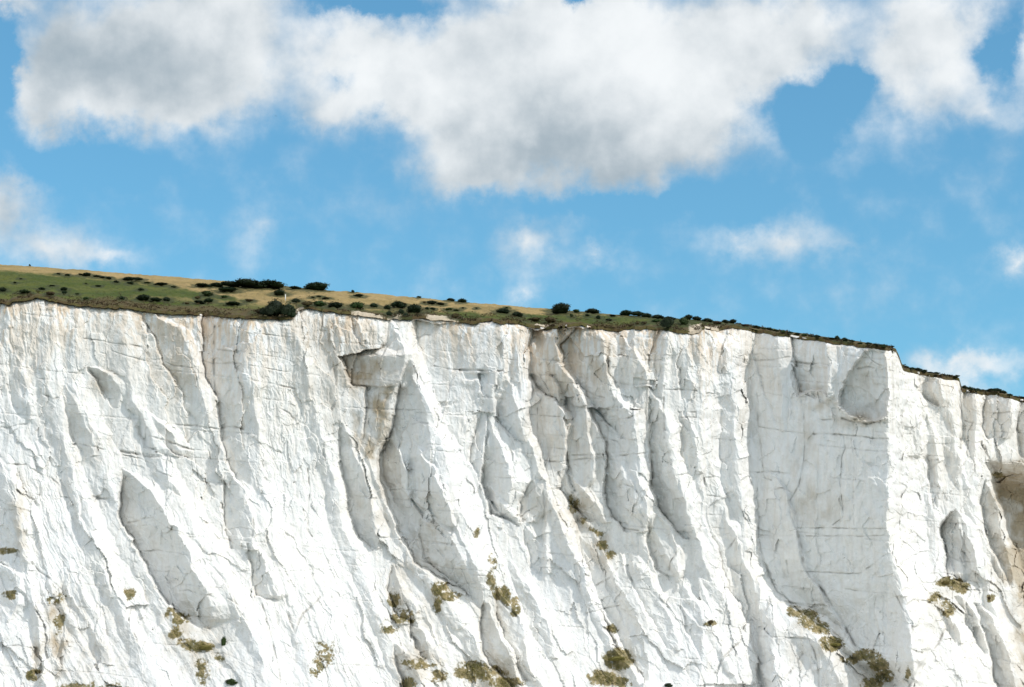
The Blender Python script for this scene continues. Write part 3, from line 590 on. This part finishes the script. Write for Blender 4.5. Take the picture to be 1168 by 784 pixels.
# ------------------------------------------------------------------ bushes
def bush_mesh(name, seed, material, nl=1500, lumps=7, leaf=.085, spread=.30, size=1.0):
    """unit bush: 1 wide, 1 high, standing on z=0; leaves spread through lobed crown"""
    r = np.random.RandomState(seed)
    cs = []
    for i in range(lumps):
        ang = r.rand() * 6.283; rad = spread * math.sqrt(r.rand()); s = (.20 + .12 * r.rand()) * size
        if i == 0: rad = 0; s = .34
        cs.append((rad * math.cos(ang), rad * math.sin(ang), (.40 + .30 * r.rand()) * (1 - rad * .9), s))
    V = []; Fc = []; L = []
    per = nl // lumps
    for cx, cy, cz, s in cs:
        for _ in range(per):
            d = r.randn(3); d /= np.linalg.norm(d)
            if d[2] < -.5: d[2] *= -.6
            rr = s * (1 - .35 * r.rand() ** 2.2) * (1 + .10 * r.randn() * .6)
            p = np.array([cx, cy, cz]) + d * rr * np.array([1, 1, 1.15])
            p[2] = max(p[2], .01 + .04 * r.rand())
            n = d + .7 * r.randn(3); n /= np.linalg.norm(n)
            t = np.cross(n, r.randn(3)); t /= np.linalg.norm(t); bt = np.cross(n, t)
            sz = leaf * (.6 + .8 * r.rand())
            i0 = len(V)
            V += [p - t * sz * .5, p - bt * sz * .3, p + t * sz * .6, p + bt * sz * .3]
            Fc.append((i0, i0 + 1, i0 + 2, i0 + 3)); L.append(r.rand())
    # branches and dense middle, so the sky does not show through the heart of it
    for cx, cy, cz, s in cs:
        i0 = len(V); nu, nv = 8, 5
        for v in range(nv + 1):
            for u in range(nu):
                ph = math.pi * v / nv; th = 2 * math.pi * u / nu; q = s * (.70 + .1 * r.rand())
                V.append(np.array([cx + q * math.sin(ph) * math.cos(th), cy + q * math.sin(ph) * math.sin(th), max(.0, cz + q * 1.1 * math.cos(ph) - (0.35 * s if ph > 1.6 else 0))]))
        for v in range(nv):
            for u in range(nu):
                Fc.append((i0 + v * nu + u, i0 + v * nu + (u + 1) % nu, i0 + (v + 1) * nu + (u + 1) % nu, i0 + (v + 1) * nu + u)); L.append(.1)
    V = np.array(V)
    V[:, :2] -= (V[:, :2].max(0) + V[:, :2].min(0)) / 2
    V[:, :2] /= (V[:, :2].max(0) - V[:, :2].min(0)); V[:, 2] /= V[:, 2].max()
    return raw_mesh(name, V, Fc, material, L)
MD = [bush_mesh('bush', 10 + i, LEAF, 1300, 6 + i) for i in range(5)]
MG = [bush_mesh('bush', 30 + i, LEAFG, 900, 6 + i) for i in range(2)]
MB = [bush_mesh('bush', 40 + i, LEAFB, 900, 7 + i) for i in range(2)]
BIG = bush_mesh('bush', 60, LEAF, 5200, 18, .06, spread=.46, size=.66)
MO = [bush_mesh('bush', 70 + i, GRASSM, 900, 8 + i) for i in range(2)]
KIND = {'d': MD, 'g': MG, 'b': MB, 'o': MO}
nb = 0
def bush(px, py, w, h, kind, label, group='bushes scattered over the grassy down', mesh=None, deep=None, name='bush', cat='bush'):
    global nb
    p = hill_point(px, min(py, float(lut(RIM, px)) - .8)) if deep is None else deep
    s = (p.y / F)
    me_ = mesh or KIND[kind][nb % len(KIND[kind])]
    o = link(name, me_, None, p); nb += 1
    o.scale = (w * s * 1.15, w * s * (.8 + .3 * random.random()), h * s * 1.0)
    o.rotation_euler.z = 0 if mesh else random.uniform(-.5, .5)
    o.location.z -= .06 * h * s
    if deep is None and py > lut(RIM, px) - .8:
        o.location.z -= (py - (lut(RIM, px) - .8)) * s
        o.location.y -= .5
    tag(o, label, cat, group)
    return o
FAR = 'bushes strung along the far cliff edge'
LST = [
 (3,333,9,6,'d','round dark bush at the left edge of the photo, low on the green slope'),
 (28,335,13,5,'g','low green bush just above the white rim, right of the bush at the left edge'),
 (48,331,8.5,3.2,'d','small flat dark bush alone in the green below the middle of the left slope'),
 (57,337,10,5,'b','brownish bush on the rim above the rounded white shoulder of the cliff'),
 (73,331.5,9,4,'d','small dark bush, upper one of the close pair near the rim at left'),
 (73.5,336.5,6.5,5,'d','small dark bush, lower one of the close pair near the rim at left'),
 (67,313.5,5,2.2,'d','tiny dark bush, leftmost under the straw coloured band'),
 (77,315,6.5,3,'d','tiny dark bush second from the left under the straw coloured band'),
 (92,315,6,2.2,'d','low dark bush touching the left side of the mound bush under the straw band'),
 (99,315.5,11,4,'d','dark mound bush at the edge of the straw band, left of the string of three'),
 (110,316.5,8,3,'d','left one of three touching dark bushes at the edge of the straw band'),
 (117,317.5,8,3,'d','middle one of three touching dark bushes at the edge of the straw band'),
 (124,318.5,8,3.2,'d','right one of three touching dark bushes at the edge of the straw band'),
 (132.5,323.5,6.5,3,'d','small dark bush below the three touching bushes'),
 (147,320.5,15,4,'d','left half of the long flat topped dark thicket near the straw band'),
 (157,320.5,12,4.2,'d','right half of the long flat topped dark thicket near the straw band'),
 (149,324.5,10,3,'d','dark bush directly below the long flat topped thicket'),
 (168,323.5,8,2,'g','thin green bush right of the long flat topped thicket'),
 (161,331.5,7,3.2,'d','lone small dark bush in mid slope under the long thicket'),
 (184,326.5,17,3,'d','long thin dark bush in the dry grass between thicket and hill brow'),
 (198,328.5,6.5,2.6,'d','small dark bush right of the long thin one in dry grass'),
 (24,319,4,1.6,'d','dot of a dark bush high in the green at far left'),
 (17,323.5,4,1.8,'d','dot of a dark bush, lower of two high in the green at far left'),
 (34,302.5,2.6,2.6,'d','tiny dark bush standing alone on the skyline at far left'),
 (88,336.5,5,2,'g','tiny green bush between close pair and heath at left'),
 (112,327.5,7,2,'d','thin dark bush in the middle of the green slope'),
 (60,327,7,1.8,'d','faint thin dark bush in mid green, left of centre slope'),
 (98,324.5,3,1.5,'d','dot of a dark bush in mid green below the mound bush'),
 (139,342,6.5,5,'d','small dark bush left of the big bush on the brown heath'),
 (163.5,343,17,7,'d','big dark bush on the brown heath above the creamy rock'),
 (178,344,13,5,'d','low dark bush touching the right side of the big heath bush'),
 (190.5,344,9,6,'d','dark bush at the right end of the row on the brown heath'),
 (98,342,7,3.4,'g','greenish bush in the brown heath right of the white shoulder'),
 (232,327.5,20,4.2,'d','long low dark tongue of scrub at left end of the brow thicket'),
 (247,327.5,18,5,'d','low dark bush second from left in the brow thicket'),
 (264,328.5,24,8,'d','dark bush left of the tallest part of the brow thicket'),
 (285,329,40,12.5,'d','tallest dark bush of the brow thicket, humped against the sky'),
 (309,328.5,34,9,'d','dark bush at the right end of the brow thicket against the sky'),
 (337,330,14,3.8,'d','low dark bush on the brow between thicket and lone dome'),
 (361,331,30,9.5,'d','wide dark dome of a bush alone on the brow against the sky'),
 (260,333.5,22,6,'d','dark lens shaped bush in dry grass below the brow thicket'),
 (236.5,338,14,7,'g','bright green pointed bush in dry grass left of the lens shaped one'),
 (225,341.5,7,4,'b','little brownish bush below left of the bright green one'),
 (228,346.5,14,4,'d','left half of the long dark bush near the rim below the bright green one'),
 (238,345.5,12,5,'d','right half of the long dark bush near the rim below the bright green one'),
 (213,347.5,6,3,'b','small brown bush on the rim heath above the creamy rock'),
 (267,348,17,5,'d','oval dark bush near the rim between gully and largest bush'),
 (284,344.5,9,3.4,'b','brownish ragged bush left of the largest bush'),
 (256,340,8,3,'g','pale green tussock bush in dry grass under the lens shaped bush'),
 (319,337.5,15,6.5,'d','rounded dark bush just above the white marker post'),
 (298,358,16,7,'b','brown bush at the left foot of the largest bush'),
 (338,345.5,11,6.5,'d','dark green bush right of the white marker post'),
 (350,349,14,5.5,'b','brownish bush on the rim above the smooth white edge'),
 (364.5,349.5,15,7,'g','green brown bush right of the brownish rim bush'),
 (383,351,18,6.5,'d','low wide dark bush at the rim above the fluted cliff top'),
 (357,340,5,2,'d','leftmost of three dark specks of scrub in the dry grass'),
 (364,339.5,6,2.8,'d','middle and tallest of three dark specks of scrub in the dry grass'),
 (372,341,9,1.8,'d','rightmost and flattest of three dark specks of scrub in the dry grass'),
 (402.5,334,4,3.6,'d','tiny dark bush sticking up on the skyline right of the dome bush'),
 (409,339,11.5,3,'d','flat dark bush lying in dry grass just under the skyline'),
 (407,352,17,9,'g','bright green bush in the rim row, leftmost of its group'),
 (427,351,10,6,'d','small round dark bush in the rim row right of the bright green one'),
 (442,353,9,6,'d','small dark bush touching the left of the large round rim bush'),
 (455,352,18,9,'d','large round dark bush in the middle of the rim row'),
 (473,357,20,11,'d','largest round dark bush of the rim row, right of the middle one'),
 (444,361.5,7,7,'d','dark bush on the very edge left of the bare earth patch'),
 (458,358,7,7,'d','upper left part bush of the pair hanging over the edge'),
 (463,364.5,8,8,'d','dark bush hanging over the edge right of the bare earth patch'),
 (478,339.5,5.5,2.2,'d','tiny dark bush on the skyline right of centre left'),
 (484,346.5,4,3,'b','tiny brown bush left of two bushes in the dry grass'),
 (492.5,347.5,11.5,5,'d','bigger of two bushes side by side in the dry grass near the skyline'),
 (503,348.5,9.5,3.6,'d','flatter of two bushes side by side in the dry grass near the skyline'),
 (487,353,5,3,'d','left of two touching little bushes under the dry grass pair'),
 (493.5,353.5,6.5,3.2,'d','right of two touching little bushes under the dry grass pair'),
 (512,354,9,3,'g','thin green bush in the mid slope strip'),
 (520.5,354.8,7.5,2.2,'g','thin faint green bush, right one in the mid slope strip'),
 (515,343.5,10,4,'d','low sloping bush on the skyline, left one of two'),
 (527.5,345,11,5,'d','rounder bush on the skyline, right one of two'),
 (519,363.5,10,6.5,'b','brown bush on the edge above the pale ledge of rock'),
 (528,352.5,3,2,'d','dot of a bush alone under the skyline pair'),
 (543.5,352.5,3,2,'d','dot of a bush in the grass right of the skyline pair'),
 (574.5,357.5,17,7.5,'d','clean dark dome bush in the grass above the bright buttress'),
 (590,361.5,13,6,'d','dark bush lower right of the clean dome bush'),
 (578,352,4,2,'g','tiny green bush above the clean dome bush'),
 (640,357.5,23.5,12.5,'d','big dark square shouldered bush standing on the skyline'),
 (657.5,357,9,4,'g','small green bush right of the square shouldered skyline bush'),
 (677,358,17,7,'d','pointed dark green bush on the skyline with a sloping left side'),
 (652,362.5,4.5,4,'g','small green bush below the square shouldered bush'),
 (670,361.5,5.5,3,'d','small dark bush below the pointed skyline bush'),
 (682.5,364,6,5,'d','small round dark bush in mid slope under the pointed one'),
 (694.5,366.5,7.5,3.6,'d','small dark bush right and below the round one in mid slope'),
 (627,368,14,7.5,'b','brown green bush on the rim above the tan recess'),
 (609,367,15,4.5,'b','flat brown bush on the rim left of the brown green one'),
 (699,361,8,2.2,'d','thin bush on the skyline between pointed bush and thicket'),
 (714,360,14.5,6.5,'d','rounded left end bush of the long skyline thicket'),
 (727,361,16,7,'d','second bush of the long skyline thicket, highest in it'),
 (738,362,14,6,'d','third bush of the long skyline thicket, sloping down'),
 (750,364,15,5.5,'d','fourth bush of the long skyline thicket'),
 (764,365,14,4,'d','fifth and lowest bush of the long skyline thicket'),
 (761,374.5,16,13,'d','tall dark bush on the rim under the long skyline thicket'),
 (749,368,12,4,'g','low green bush left of the tall rim bush'),
 (727,370.5,5,4.5,'b','little brown bush on the rim, left one of two'),
 (735,370,5.5,3.4,'b','little brown bush on the rim, right one of two'),
 (780,370.5,12,9.5,'g','green bush at the left of the wedge of bare chalk'),
 (785,364.5,10.5,6,'d','dark bush behind the green one by the chalk wedge'),
 (795,366,10.5,6,'d','dark bush on the skyline above the wedge of bare chalk'),
 (808,367.5,13,5.5,'d','rounded dark bush on the skyline right of the chalk wedge'),
 (818,370,10,4,'b','brown green low bush left of the twin bushes'),
 (827.5,368.5,8.5,4.6,'d','left twin of two dark bushes on the skyline'),
 (835.5,369,9.5,5.2,'d','right twin of two dark bushes on the skyline'),
 (850,372.5,9,3,'b','brown low bush where the turf starts to thin right of the twins'),
 (955.5,388.5,6.5,7,'d','round dark bush that stands tallest on the far cliff edge'),
 (963.5,389.5,7.5,5,'d','dark bush just right of the tallest on the far cliff edge'),
]
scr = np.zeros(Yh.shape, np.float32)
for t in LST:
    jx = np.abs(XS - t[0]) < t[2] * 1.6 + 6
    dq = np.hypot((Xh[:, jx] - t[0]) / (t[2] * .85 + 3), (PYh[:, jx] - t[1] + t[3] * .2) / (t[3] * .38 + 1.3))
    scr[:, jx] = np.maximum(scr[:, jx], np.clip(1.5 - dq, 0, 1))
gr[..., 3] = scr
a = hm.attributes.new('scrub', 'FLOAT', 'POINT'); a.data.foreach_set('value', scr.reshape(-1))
for t in LST:
    g = 'bushes scattered over the grassy down' if t[0] < 860 else FAR
    bush(*t, group=g)
for px, py, w, h in [(863,375,9,4.2),(871,376,7,2.6),(878,378,8,4.2),(885,379,8,3.2),(893,380,6.5,3.6),(901,381.5,7,2.6),(909,383,7.5,3),(917,384,7.5,3),(925,385,7,2.4),(931,386,9,3),(941,387.5,7,2.2),(948,388,7,2.4),(972,391,7,3),(981,392.5,7,2),(990,394,8,2.4),(999,395,7,2),(1007,396.5,10,3),(1017,397,6,2)]:
    bush(px, py, w, h, 'd' if nb % 3 else 'g', 'low bush in the thin row along the edge of the great wall', FAR)
for px, py, w, h in [(1033,420.5,8,3.4),(1040,422,7,2.6),(1047.5,423.5,10,4.2),(1054,425,8,3.2),(1061,426.5,7,2),(1068,427.8,8,2.8),(1075,429,7,2),(1083,430,8,2.6),(1091,431.6,7,2.2)]:
    bush(px, py, w, h, 'd', 'low bush in the row on top of the second buttress', 'bushes on the second buttress')
for px, py, w, h in [(1100,444.5,6,5),(1107,445.5,8,4),(1114,446.5,8,3.2),(1121,447.5,8,3.2),(1129,447.5,11,4),(1137,447,11,4.6),(1144,449.5,9,4.6),(1151,452.5,7,3),(1158,454.5,8,2.6),(1165,455.5,8,2.6)]:
    bush(px, py, w, h, 'd', 'low bush in the row on top of the farthest buttress at right', 'bushes on the farthest buttress')
p = hill_point(314, 360)
bush(314, 362, 34, 24, 'd', 'largest dark green bush, spilling over the cliff edge', mesh=BIG)
bush(331, 363, 17, 20, 'd', 'dark brown green bush leaning on the right side of the largest bush')

# heath along the rim: too many small plants to count
def heath():
    r = np.random.RandomState(5); V = []; Fc = []; L = []
    for i in range(6500):
        px = r.uniform(-60, 1165)
        th = float(lut(RIM, px) - lut(SKY, px))
        if th < 1.0: continue
        a = min(th * .9, abs(r.randn()) * float(np.interp(px, [0, 60, 130, 320, 500, 700, 1168], [3.5, 3, 6, 5, 4, 4, 2])))
        nz = float(fbm(np.array([px / 14.]), np.array([a / 4.]), 401, 2)[0])
        if nz < -.12: continue
        p = hill_point(px, float(lut(RIM, px)) - a); s = r.uniform(.12, .26) * (1.25 if a < 2 else 1)
        for q in range(5):
            c = np.array(p) + r.randn(3) * s * .5; c[2] = p.z + abs(r.randn()) * s * .45
            t = r.randn(3); t /= np.linalg.norm(t); n = np.cross(t, r.randn(3)); n /= np.linalg.norm(n)
            i0 = len(V); V.extend([c - t * s * .5, c - n * s * .3, c + t * s * .5, c + n * s * .3]); Fc.append((i0, i0 + 1, i0 + 2, i0 + 3)); L.append(r.rand())
    return raw_mesh('heath', V, Fc, LEAFB, L)
tag(link('heath', heath()), 'brown green heath and rough grass covering the edge of the turf', 'heath', kind='stuff')

# plants on the ledges of the face
def surf(px, py):
    j = int(np.argmin(np.abs(XS - px))); i = int(np.argmin(np.abs(Y[:, j] - py)))
    return P[i, j]
def ledge_plants():
    r = np.random.RandomState(9); V = []; Fc = []; L = []
    pr = np.clip(VG - .25, 0, 1); idx = np.flatnonzero(pr.reshape(-1) > 0); w = pr.reshape(-1)[idx]; w = w / w.sum()
    for f_ in r.choice(idx, 3600, p=w):
        i, j = divmod(int(f_), len(XS)); p = P[i, j]
        s = r.uniform(.08, .20)
        for q in range(5):
            c = p + np.array([r.randn() * s * .6, -abs(r.randn()) * s * .5, abs(r.randn()) * s * .6])
            t = np.array([r.randn() * .5, r.randn() * .5, 1]); t /= np.linalg.norm(t); n = np.cross(t, r.randn(3)); n /= np.linalg.norm(n)
            i0 = len(V); V.extend([c - t * s * .5, c - n * s * .2, c + t * s * .6, c + n * s * .2]); Fc.append((i0, i0 + 1, i0 + 2, i0 + 3)); L.append(r.rand())
    return raw_mesh('ledge_grass', V, Fc, GRASSM, L)
tag(link('ledge_grass', ledge_plants()), 'olive grass and small plants growing on ledges of the chalk face', 'grass', kind='stuff')
for px, py, w, h, kd, lb in [(255,736,6,12,'g','small upright green shrub clinging to white chalk near the bottom left'),
        (264,781,13,8,'g','green shrub on the chalk at the bottom edge of the photo, below the upright one'),
        (234,741,15,6,'o','low olive shrub on the ledge left of the upright green one'),
        (763,785,10,6,'d','small dark shrub at the bottom edge of the photo below the smooth spur'),
        (810,712,7,5,'b','little brown shrub alone on the pale spur right of centre'),
        (1128,684,4,4,'b','tiny brown shrub on the sunlit rib near the right edge'),
        (703,754,22,6,'o','olive green shrub at the foot of the grey slab in the bottom centre'),
        (952,738,15,5,'o','brownish shrub on the ledge below the great wall'),
        (1078,667,10,5,'o','olive shrub on the ledge under the hollow in the second buttress')]:
    q = surf(px, py); bush(px, py, w, h, kd, lb, 'shrubs rooted in the chalk face', deep=Vector((q[0], q[1] - .1, q[2])), name='cliff_shrub', cat='shrub')

# ------------------------------------------------------------------ marker post and gull
pm, nt, b = mat('white_paint'); k = N(nt); co = k.node('ShaderNodeTexCoord').outputs['Object']
nt.links.new(k.mix(k.ramp(k.noise(co, 9, 3), .5, .7), (.80, .79, .75), (.62, .60, .55)), b.inputs['Base Color']); b.inputs['Roughness'].default_value = .6
def box_mesh(name, parts, material):
    V = []; Fc = []
    for (x0, x1, y0, y1, z0_, z1_, tpz) in parts:
        i = len(V); t = tpz
        V += [(x0,y0,z0_),(x1,y0,z0_),(x1,y1,z0_),(x0,y1,z0_),(x0*t,y0*t,z1_),(x1*t,y0*t,z1_),(x1*t,y1*t,z1_),(x0*t,y1*t,z1_)]
        Fc += [(i,i+1,i+5,i+4),(i+1,i+2,i+6,i+5),(i+2,i+3,i+7,i+6),(i+3,i,i+4,i+7),(i+4,i+5,i+6,i+7),(i+3,i+2,i+1,i)]
    return raw_mesh(name, V, Fc, material)
pp = hill_point(325.5, 343.5); pr_ = bpy.data.objects.new('marker_post', None); COL.objects.link(pr_); pr_.location = pp
tag(pr_, 'thin white marker post behind the largest bush near the cliff edge', 'post')
link('post', box_mesh('post', [(-.08,.08,-.08,.08,-.3,1.12,1.0)], pm), pr_)
link('cap', box_mesh('cap', [(-.11,.11,-.11,.11,1.122,1.20,.6)], pm), pr_)

gm, nt, b = mat('gull_feather'); k = N(nt); co = k.node('ShaderNodeTexCoord').outputs['Object']
nt.links.new(k.mix(k.ramp(k.noise(co, 6, 2), .4, .6), (.16, .17, .18), (.28, .29, .30)), b.inputs['Base Color'])
def gull():
    V = []; Fc = []
    prof = [(-.26,.012),(-.2,.04),(-.08,.062),(.04,.066),(.14,.05),(.20,.038),(.24,.04),(.275,.03),(.31,.012),(.34,.004)]   # tail to bill
    n = 8
    for y, r in prof:
        for a_ in range(n):
            V.append((r * math.cos(a_ * 2 * math.pi / n), y, r * .9 * math.sin(a_ * 2 * math.pi / n) + (.012 if y > .18 else 0)))
    for i in range(len(prof) - 1):
        for a_ in range(n): Fc.append((i*n+a_, i*n+(a_+1)%n, (i+1)*n+(a_+1)%n, (i+1)*n+a_))
    for s in (-1, 1):
        sec = [(.03,.13,-.07,.03),(.24,.15,-.03,.13),(.40,.13,-.02,.12),(.58,.05,-.07,.06),(.70,-.06,-.10,.02)]
        i0 = len(V)
        for x, yf, yb, z in sec: V += [(s*x,yf,z+.006),(s*x,(yf+yb)/2,z+.018),(s*x,yb,z),(s*x,(yf+yb)/2,z-.006)]
        for i in range(len(sec)-1):
            for a_ in range(4): Fc.append((i0+i*4+a_, i0+i*4+(a_+1)%4, i0+(i+1)*4+(a_+1)%4, i0+(i+1)*4+a_))
    i0 = len(V); V += [(-.02,-.22,.01),(.02,-.22,.01),(.06,-.36,.0),(-.06,-.36,.0)]; Fc.append((i0,i0+1,i0+2,i0+3))
    return raw_mesh('gull', V, Fc, gm)
g = link('gull', gull()); q = at(314.5, 132.5, 950.0); g.location = q; g.rotation_euler = (0, .15, .35)
tag(g, 'tiny dark gull gliding in the blue gap below the left cloud', 'bird')

# ------------------------------------------------------------------ light and sky
SAZ, SEL = D2R(62), D2R(42)          # sun: to the right of and behind the viewer
sd = Vector((math.sin(SAZ) * math.cos(SEL), -math.cos(SAZ) * math.cos(SEL), math.sin(SEL)))
sun = bpy.data.lights.new('sun', 'SUN'); sun.energy = 2.3; sun.angle = D2R(.53); sun.color = (1, .955, .885)
so_ = bpy.data.objects.new('sun', sun); COL.objects.link(so_); so_.rotation_euler = sd.to_track_quat('Z', 'Y').to_euler()

W = bpy.data.worlds.new('World'); S.world = W; W.use_nodes = True; nt = W.node_tree; nt.nodes.clear(); k = N(nt)
out = k.node('ShaderNodeOutputWorld'); bg = k.node('ShaderNodeBackground'); nt.links.new(bg.outputs[0], out.inputs[0])
sky = k.node('ShaderNodeTexSky'); sky.sky_type = 'NISHITA'; sky.sun_disc = False; sky.sun_elevation = SEL
sky.sun_rotation = math.atan2(sd.x, sd.y); sky.air_density = 1.0; sky.dust_density = .4; sky.ozone_density = 2.0; sky.altitude = 0
bg.inputs['Strength'].default_value = .118
SKYTINT = (.62, 1.07, 1.11)
tint = k.node('ShaderNodeVectorMath', operation='MULTIPLY'); nt.links.new(sky.outputs[0], tint.inputs[0]); tint.inputs[1].default_value = SKYTINT
dirv = k.node('ShaderNodeTexCoord').outputs['Generated']
# bearing coordinates: degrees of azimuth and of elevation over the land
sx = k.node('ShaderNodeSeparateXYZ'); nt.links.new(dirv, sx.inputs[0])
az = k.math('MULTIPLY', k.math('ARCTAN2', sx.outputs[0], sx.outputs[1]), 180 / math.pi)
el = k.math('MULTIPLY', k.math('ARCSINE', sx.outputs[2]), 180 / math.pi)
cb = k.node('ShaderNodeCombineXYZ'); nt.links.new(az, cb.inputs[0]); nt.links.new(el, cb.inputs[1]); P0 = cb.outputs[0]
def ae(px, py):
    rx, rz = ray(px, py); n = math.sqrt(float(rx) ** 2 + 1 + float(rz) ** 2)
    return math.degrees(math.atan2(float(rx), 1)), math.degrees(math.asin(float(rz) / n))
PD = math.degrees(1 / F)
# clouds by bearing: centre, half widths (all read in photo pixels), weight, greyness of the base
CL = [(125,60,135,105,1.0),(250,40,150,110,1.0),(60,110,90,50,.75),(180,95,130,60,.85),(400,75,90,80,.85),(375,130,60,30,.45),(480,110,120,70,.95),(560,60,140,110,1.1),(700,70,160,120,1.15),(640,160,190,75,1.0),(540,195,90,45,.7),(760,120,130,90,1.0),(860,50,110,95,1.0),
      (930,30,60,60,.7),(1060,40,105,95,1.0),(1030,120,60,60,.6),(1120,110,60,35,.42),(15,240,65,60,.38),(65,285,55,38,.72),(120,298,50,18,.5),(-30,250,60,60,.8),(300,268,50,38,.42),(605,282,46,50,.72),(680,292,30,20,.42),(598,338,26,16,.4),
      (905,275,58,36,.58),(850,270,50,22,.34),(960,290,60,30,.3),(1155,297,36,18,.6),(1085,415,55,22,.62),(1110,425,40,26,.5),(1160,425,40,20,.35),(-40,10,60,40,.9),(10,5,40,20,.7),(1165,90,40,60,.4),(1250,40,120,90,1.0),(1300,300,120,60,.8),(-250,120,160,110,1.0),(300,-120,400,90,1.2),(900,-150,400,100,1.2)]
wn = k.noise(P0, .55, 6, .62, col=True)
wv = k.node('ShaderNodeVectorMath', operation='SUBTRACT'); nt.links.new(wn, wv.inputs[0]); wv.inputs[1].default_value = (.5, .5, .5)
ws = k.node('ShaderNodeVectorMath', operation='SCALE'); nt.links.new(wv.outputs[0], ws.inputs[0]); ws.inputs['Scale'].default_value = 2.4
def density(off):
    o = k.node('ShaderNodeVectorMath', operation='ADD'); nt.links.new(P0, o.inputs[0]); o.inputs[1].default_value = (*off, 0)
    a_ = k.node('ShaderNodeVectorMath', operation='ADD'); nt.links.new(o.outputs[0], a_.inputs[0]); nt.links.new(ws.outputs[0], a_.inputs[1])
    tot = None
    for cx, cy, rx, ry, wgt in CL:
        a0, e0 = ae(cx, cy)
        mp = k.node('ShaderNodeMapping', vector_type='TEXTURE'); nt.links.new(a_.outputs[0], mp.inputs[0]); q_ = 1.35 if rx > 60 else 1.6; mp.inputs[1].default_value = (a0, e0, 0); mp.inputs[3].default_value = (rx * PD * q_, ry * PD * q_, 1e6)
        gr_ = k.node('ShaderNodeTexGradient', gradient_type='QUADRATIC_SPHERE'); nt.links.new(mp.outputs[0], gr_.inputs[0])
        v = k.math('MULTIPLY', gr_.outputs[1], (wgt * 2.1 if rx > 60 else wgt * 1.35))
        tot = v if tot is None else k.math('ADD', tot, v)
    tot = k.math('MINIMUM', tot, 1.5)
    for cx, cy, rx, ry, wgt in [(430,0,85,24,1.1),(385,92,42,36,.5),(652,-6,32,20,1.0),(-8,80,30,90,.9),(925,128,60,36,.9),(965,95,34,34,.7),(1150,60,30,60,.8),(90,190,120,30,.5),(720,232,200,22,.4)]:
        a0, e0 = ae(cx, cy)
        mp = k.node('ShaderNodeMapping', vector_type='TEXTURE'); nt.links.new(a_.outputs[0], mp.inputs[0]); mp.inputs[1].default_value = (a0, e0, 0); mp.inputs[3].default_value = (rx * PD * 1.35, ry * PD * 1.35, 1e6)
        gr_ = k.node('ShaderNodeTexGradient', gradient_type='QUADRATIC_SPHERE'); nt.links.new(mp.outputs[0], gr_.inputs[0])
        tot = k.math('SUBTRACT', tot, k.math('MULTIPLY', gr_.outputs[1], wgt * 2.2))
    return tot, o.outputs[0]
d0, q0 = density((0, 0)); 
nz = k.noise(P0, .8, 8, .56)
dd = k.math('ADD', d0, k.math('MULTIPLY', k.math('SUBTRACT', nz, .5), 1.35))
hole = None
alpha = k.ramp(dd, -.12, 1.25)
nz1 = k.noise(k.mapping(P0, loc=(.35, .6, 0)), .8, 8, .56)
lo0 = k.noise(P0, .32, 3, .5); lo1 = k.noise(k.mapping(P0, loc=(.8, 1.5, 0)), .32, 3, .5)
puff = k.math('ADD', k.math('SUBTRACT', nz1, nz), k.math('MULTIPLY', k.math('SUBTRACT', lo1, lo0), 1.3))           # billows: thicker towards the sun = dimmer here
# grey undersides
GR = [(120,80,150,75,1.0),(600,185,150,60,1.1),(700,190,140,50,.9),(60,120,70,50,.7),(520,170,50,50,.5),(900,90,60,60,.35),(0,230,60,60,.5),(300,-150,300,60,.8)]
gt = None
a_ = k.node('ShaderNodeVectorMath', operation='ADD'); nt.links.new(P0, a_.inputs[0]); nt.links.new(ws.outputs[0], a_.inputs[1])
for cx, cy, rx, ry, wgt in GR:
    a0, e0 = ae(cx, cy)
    mp = k.node('ShaderNodeMapping', vector_type='TEXTURE'); nt.links.new(a_.outputs[0], mp.inputs[0]); mp.inputs[1].default_value = (a0, e0, 0); mp.inputs[3].default_value = (rx * PD * 2.3, ry * PD * 2.3, 1e6)
    gr_ = k.node('ShaderNodeTexGradient', gradient_type='QUADRATIC_SPHERE'); nt.links.new(mp.outputs[0], gr_.inputs[0])
    v = k.math('MULTIPLY', gr_.outputs[1], wgt * .98); gt = v if gt is None else k.math('MAXIMUM', gt, v)
shade = k.math('ADD', k.math('MULTIPLY', puff, .95), k.math('ADD', gt, .16))
shade = k.ramp(shade, -.35, 1.5)
CW = .90 / .118
# white cloud cover added behind and beside the viewer, as fill light
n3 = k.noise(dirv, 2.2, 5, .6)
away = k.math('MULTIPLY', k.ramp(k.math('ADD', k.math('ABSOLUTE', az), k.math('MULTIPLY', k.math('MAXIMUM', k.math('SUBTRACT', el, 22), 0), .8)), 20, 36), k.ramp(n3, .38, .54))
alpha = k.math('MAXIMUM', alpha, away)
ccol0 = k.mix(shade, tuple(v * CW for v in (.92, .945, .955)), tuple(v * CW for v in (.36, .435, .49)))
ccol = k.mix(away, ccol0, tuple(v * CW for v in (1.04, 1.08, 1.12)))   # added out-of-view cloud colour, brightened to lift the shaded chalk
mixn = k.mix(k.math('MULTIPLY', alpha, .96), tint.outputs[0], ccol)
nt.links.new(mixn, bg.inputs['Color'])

cam = bpy.data.cameras.new('camera'); co_ = bpy.data.objects.new('camera', cam); COL.objects.link(co_)
co_.location = CAM; co_.rotation_euler = (math.pi / 2 + PITCH, 0, 0)
cam.sensor_width = 36; cam.lens = F / 1168 * 36; cam.clip_start = 1; cam.clip_end = 30000
S.camera = co_
S.render.engine = 'CYCLES'; S.render.resolution_x = 1024; S.render.resolution_y = 687
vs = S.view_settings; vs.view_transform = 'Standard'; vs.look = 'None'; vs.exposure = 0.20; vs.gamma = 1
S.cycles.max_bounces = 8; S.cycles.diffuse_bounces = 4
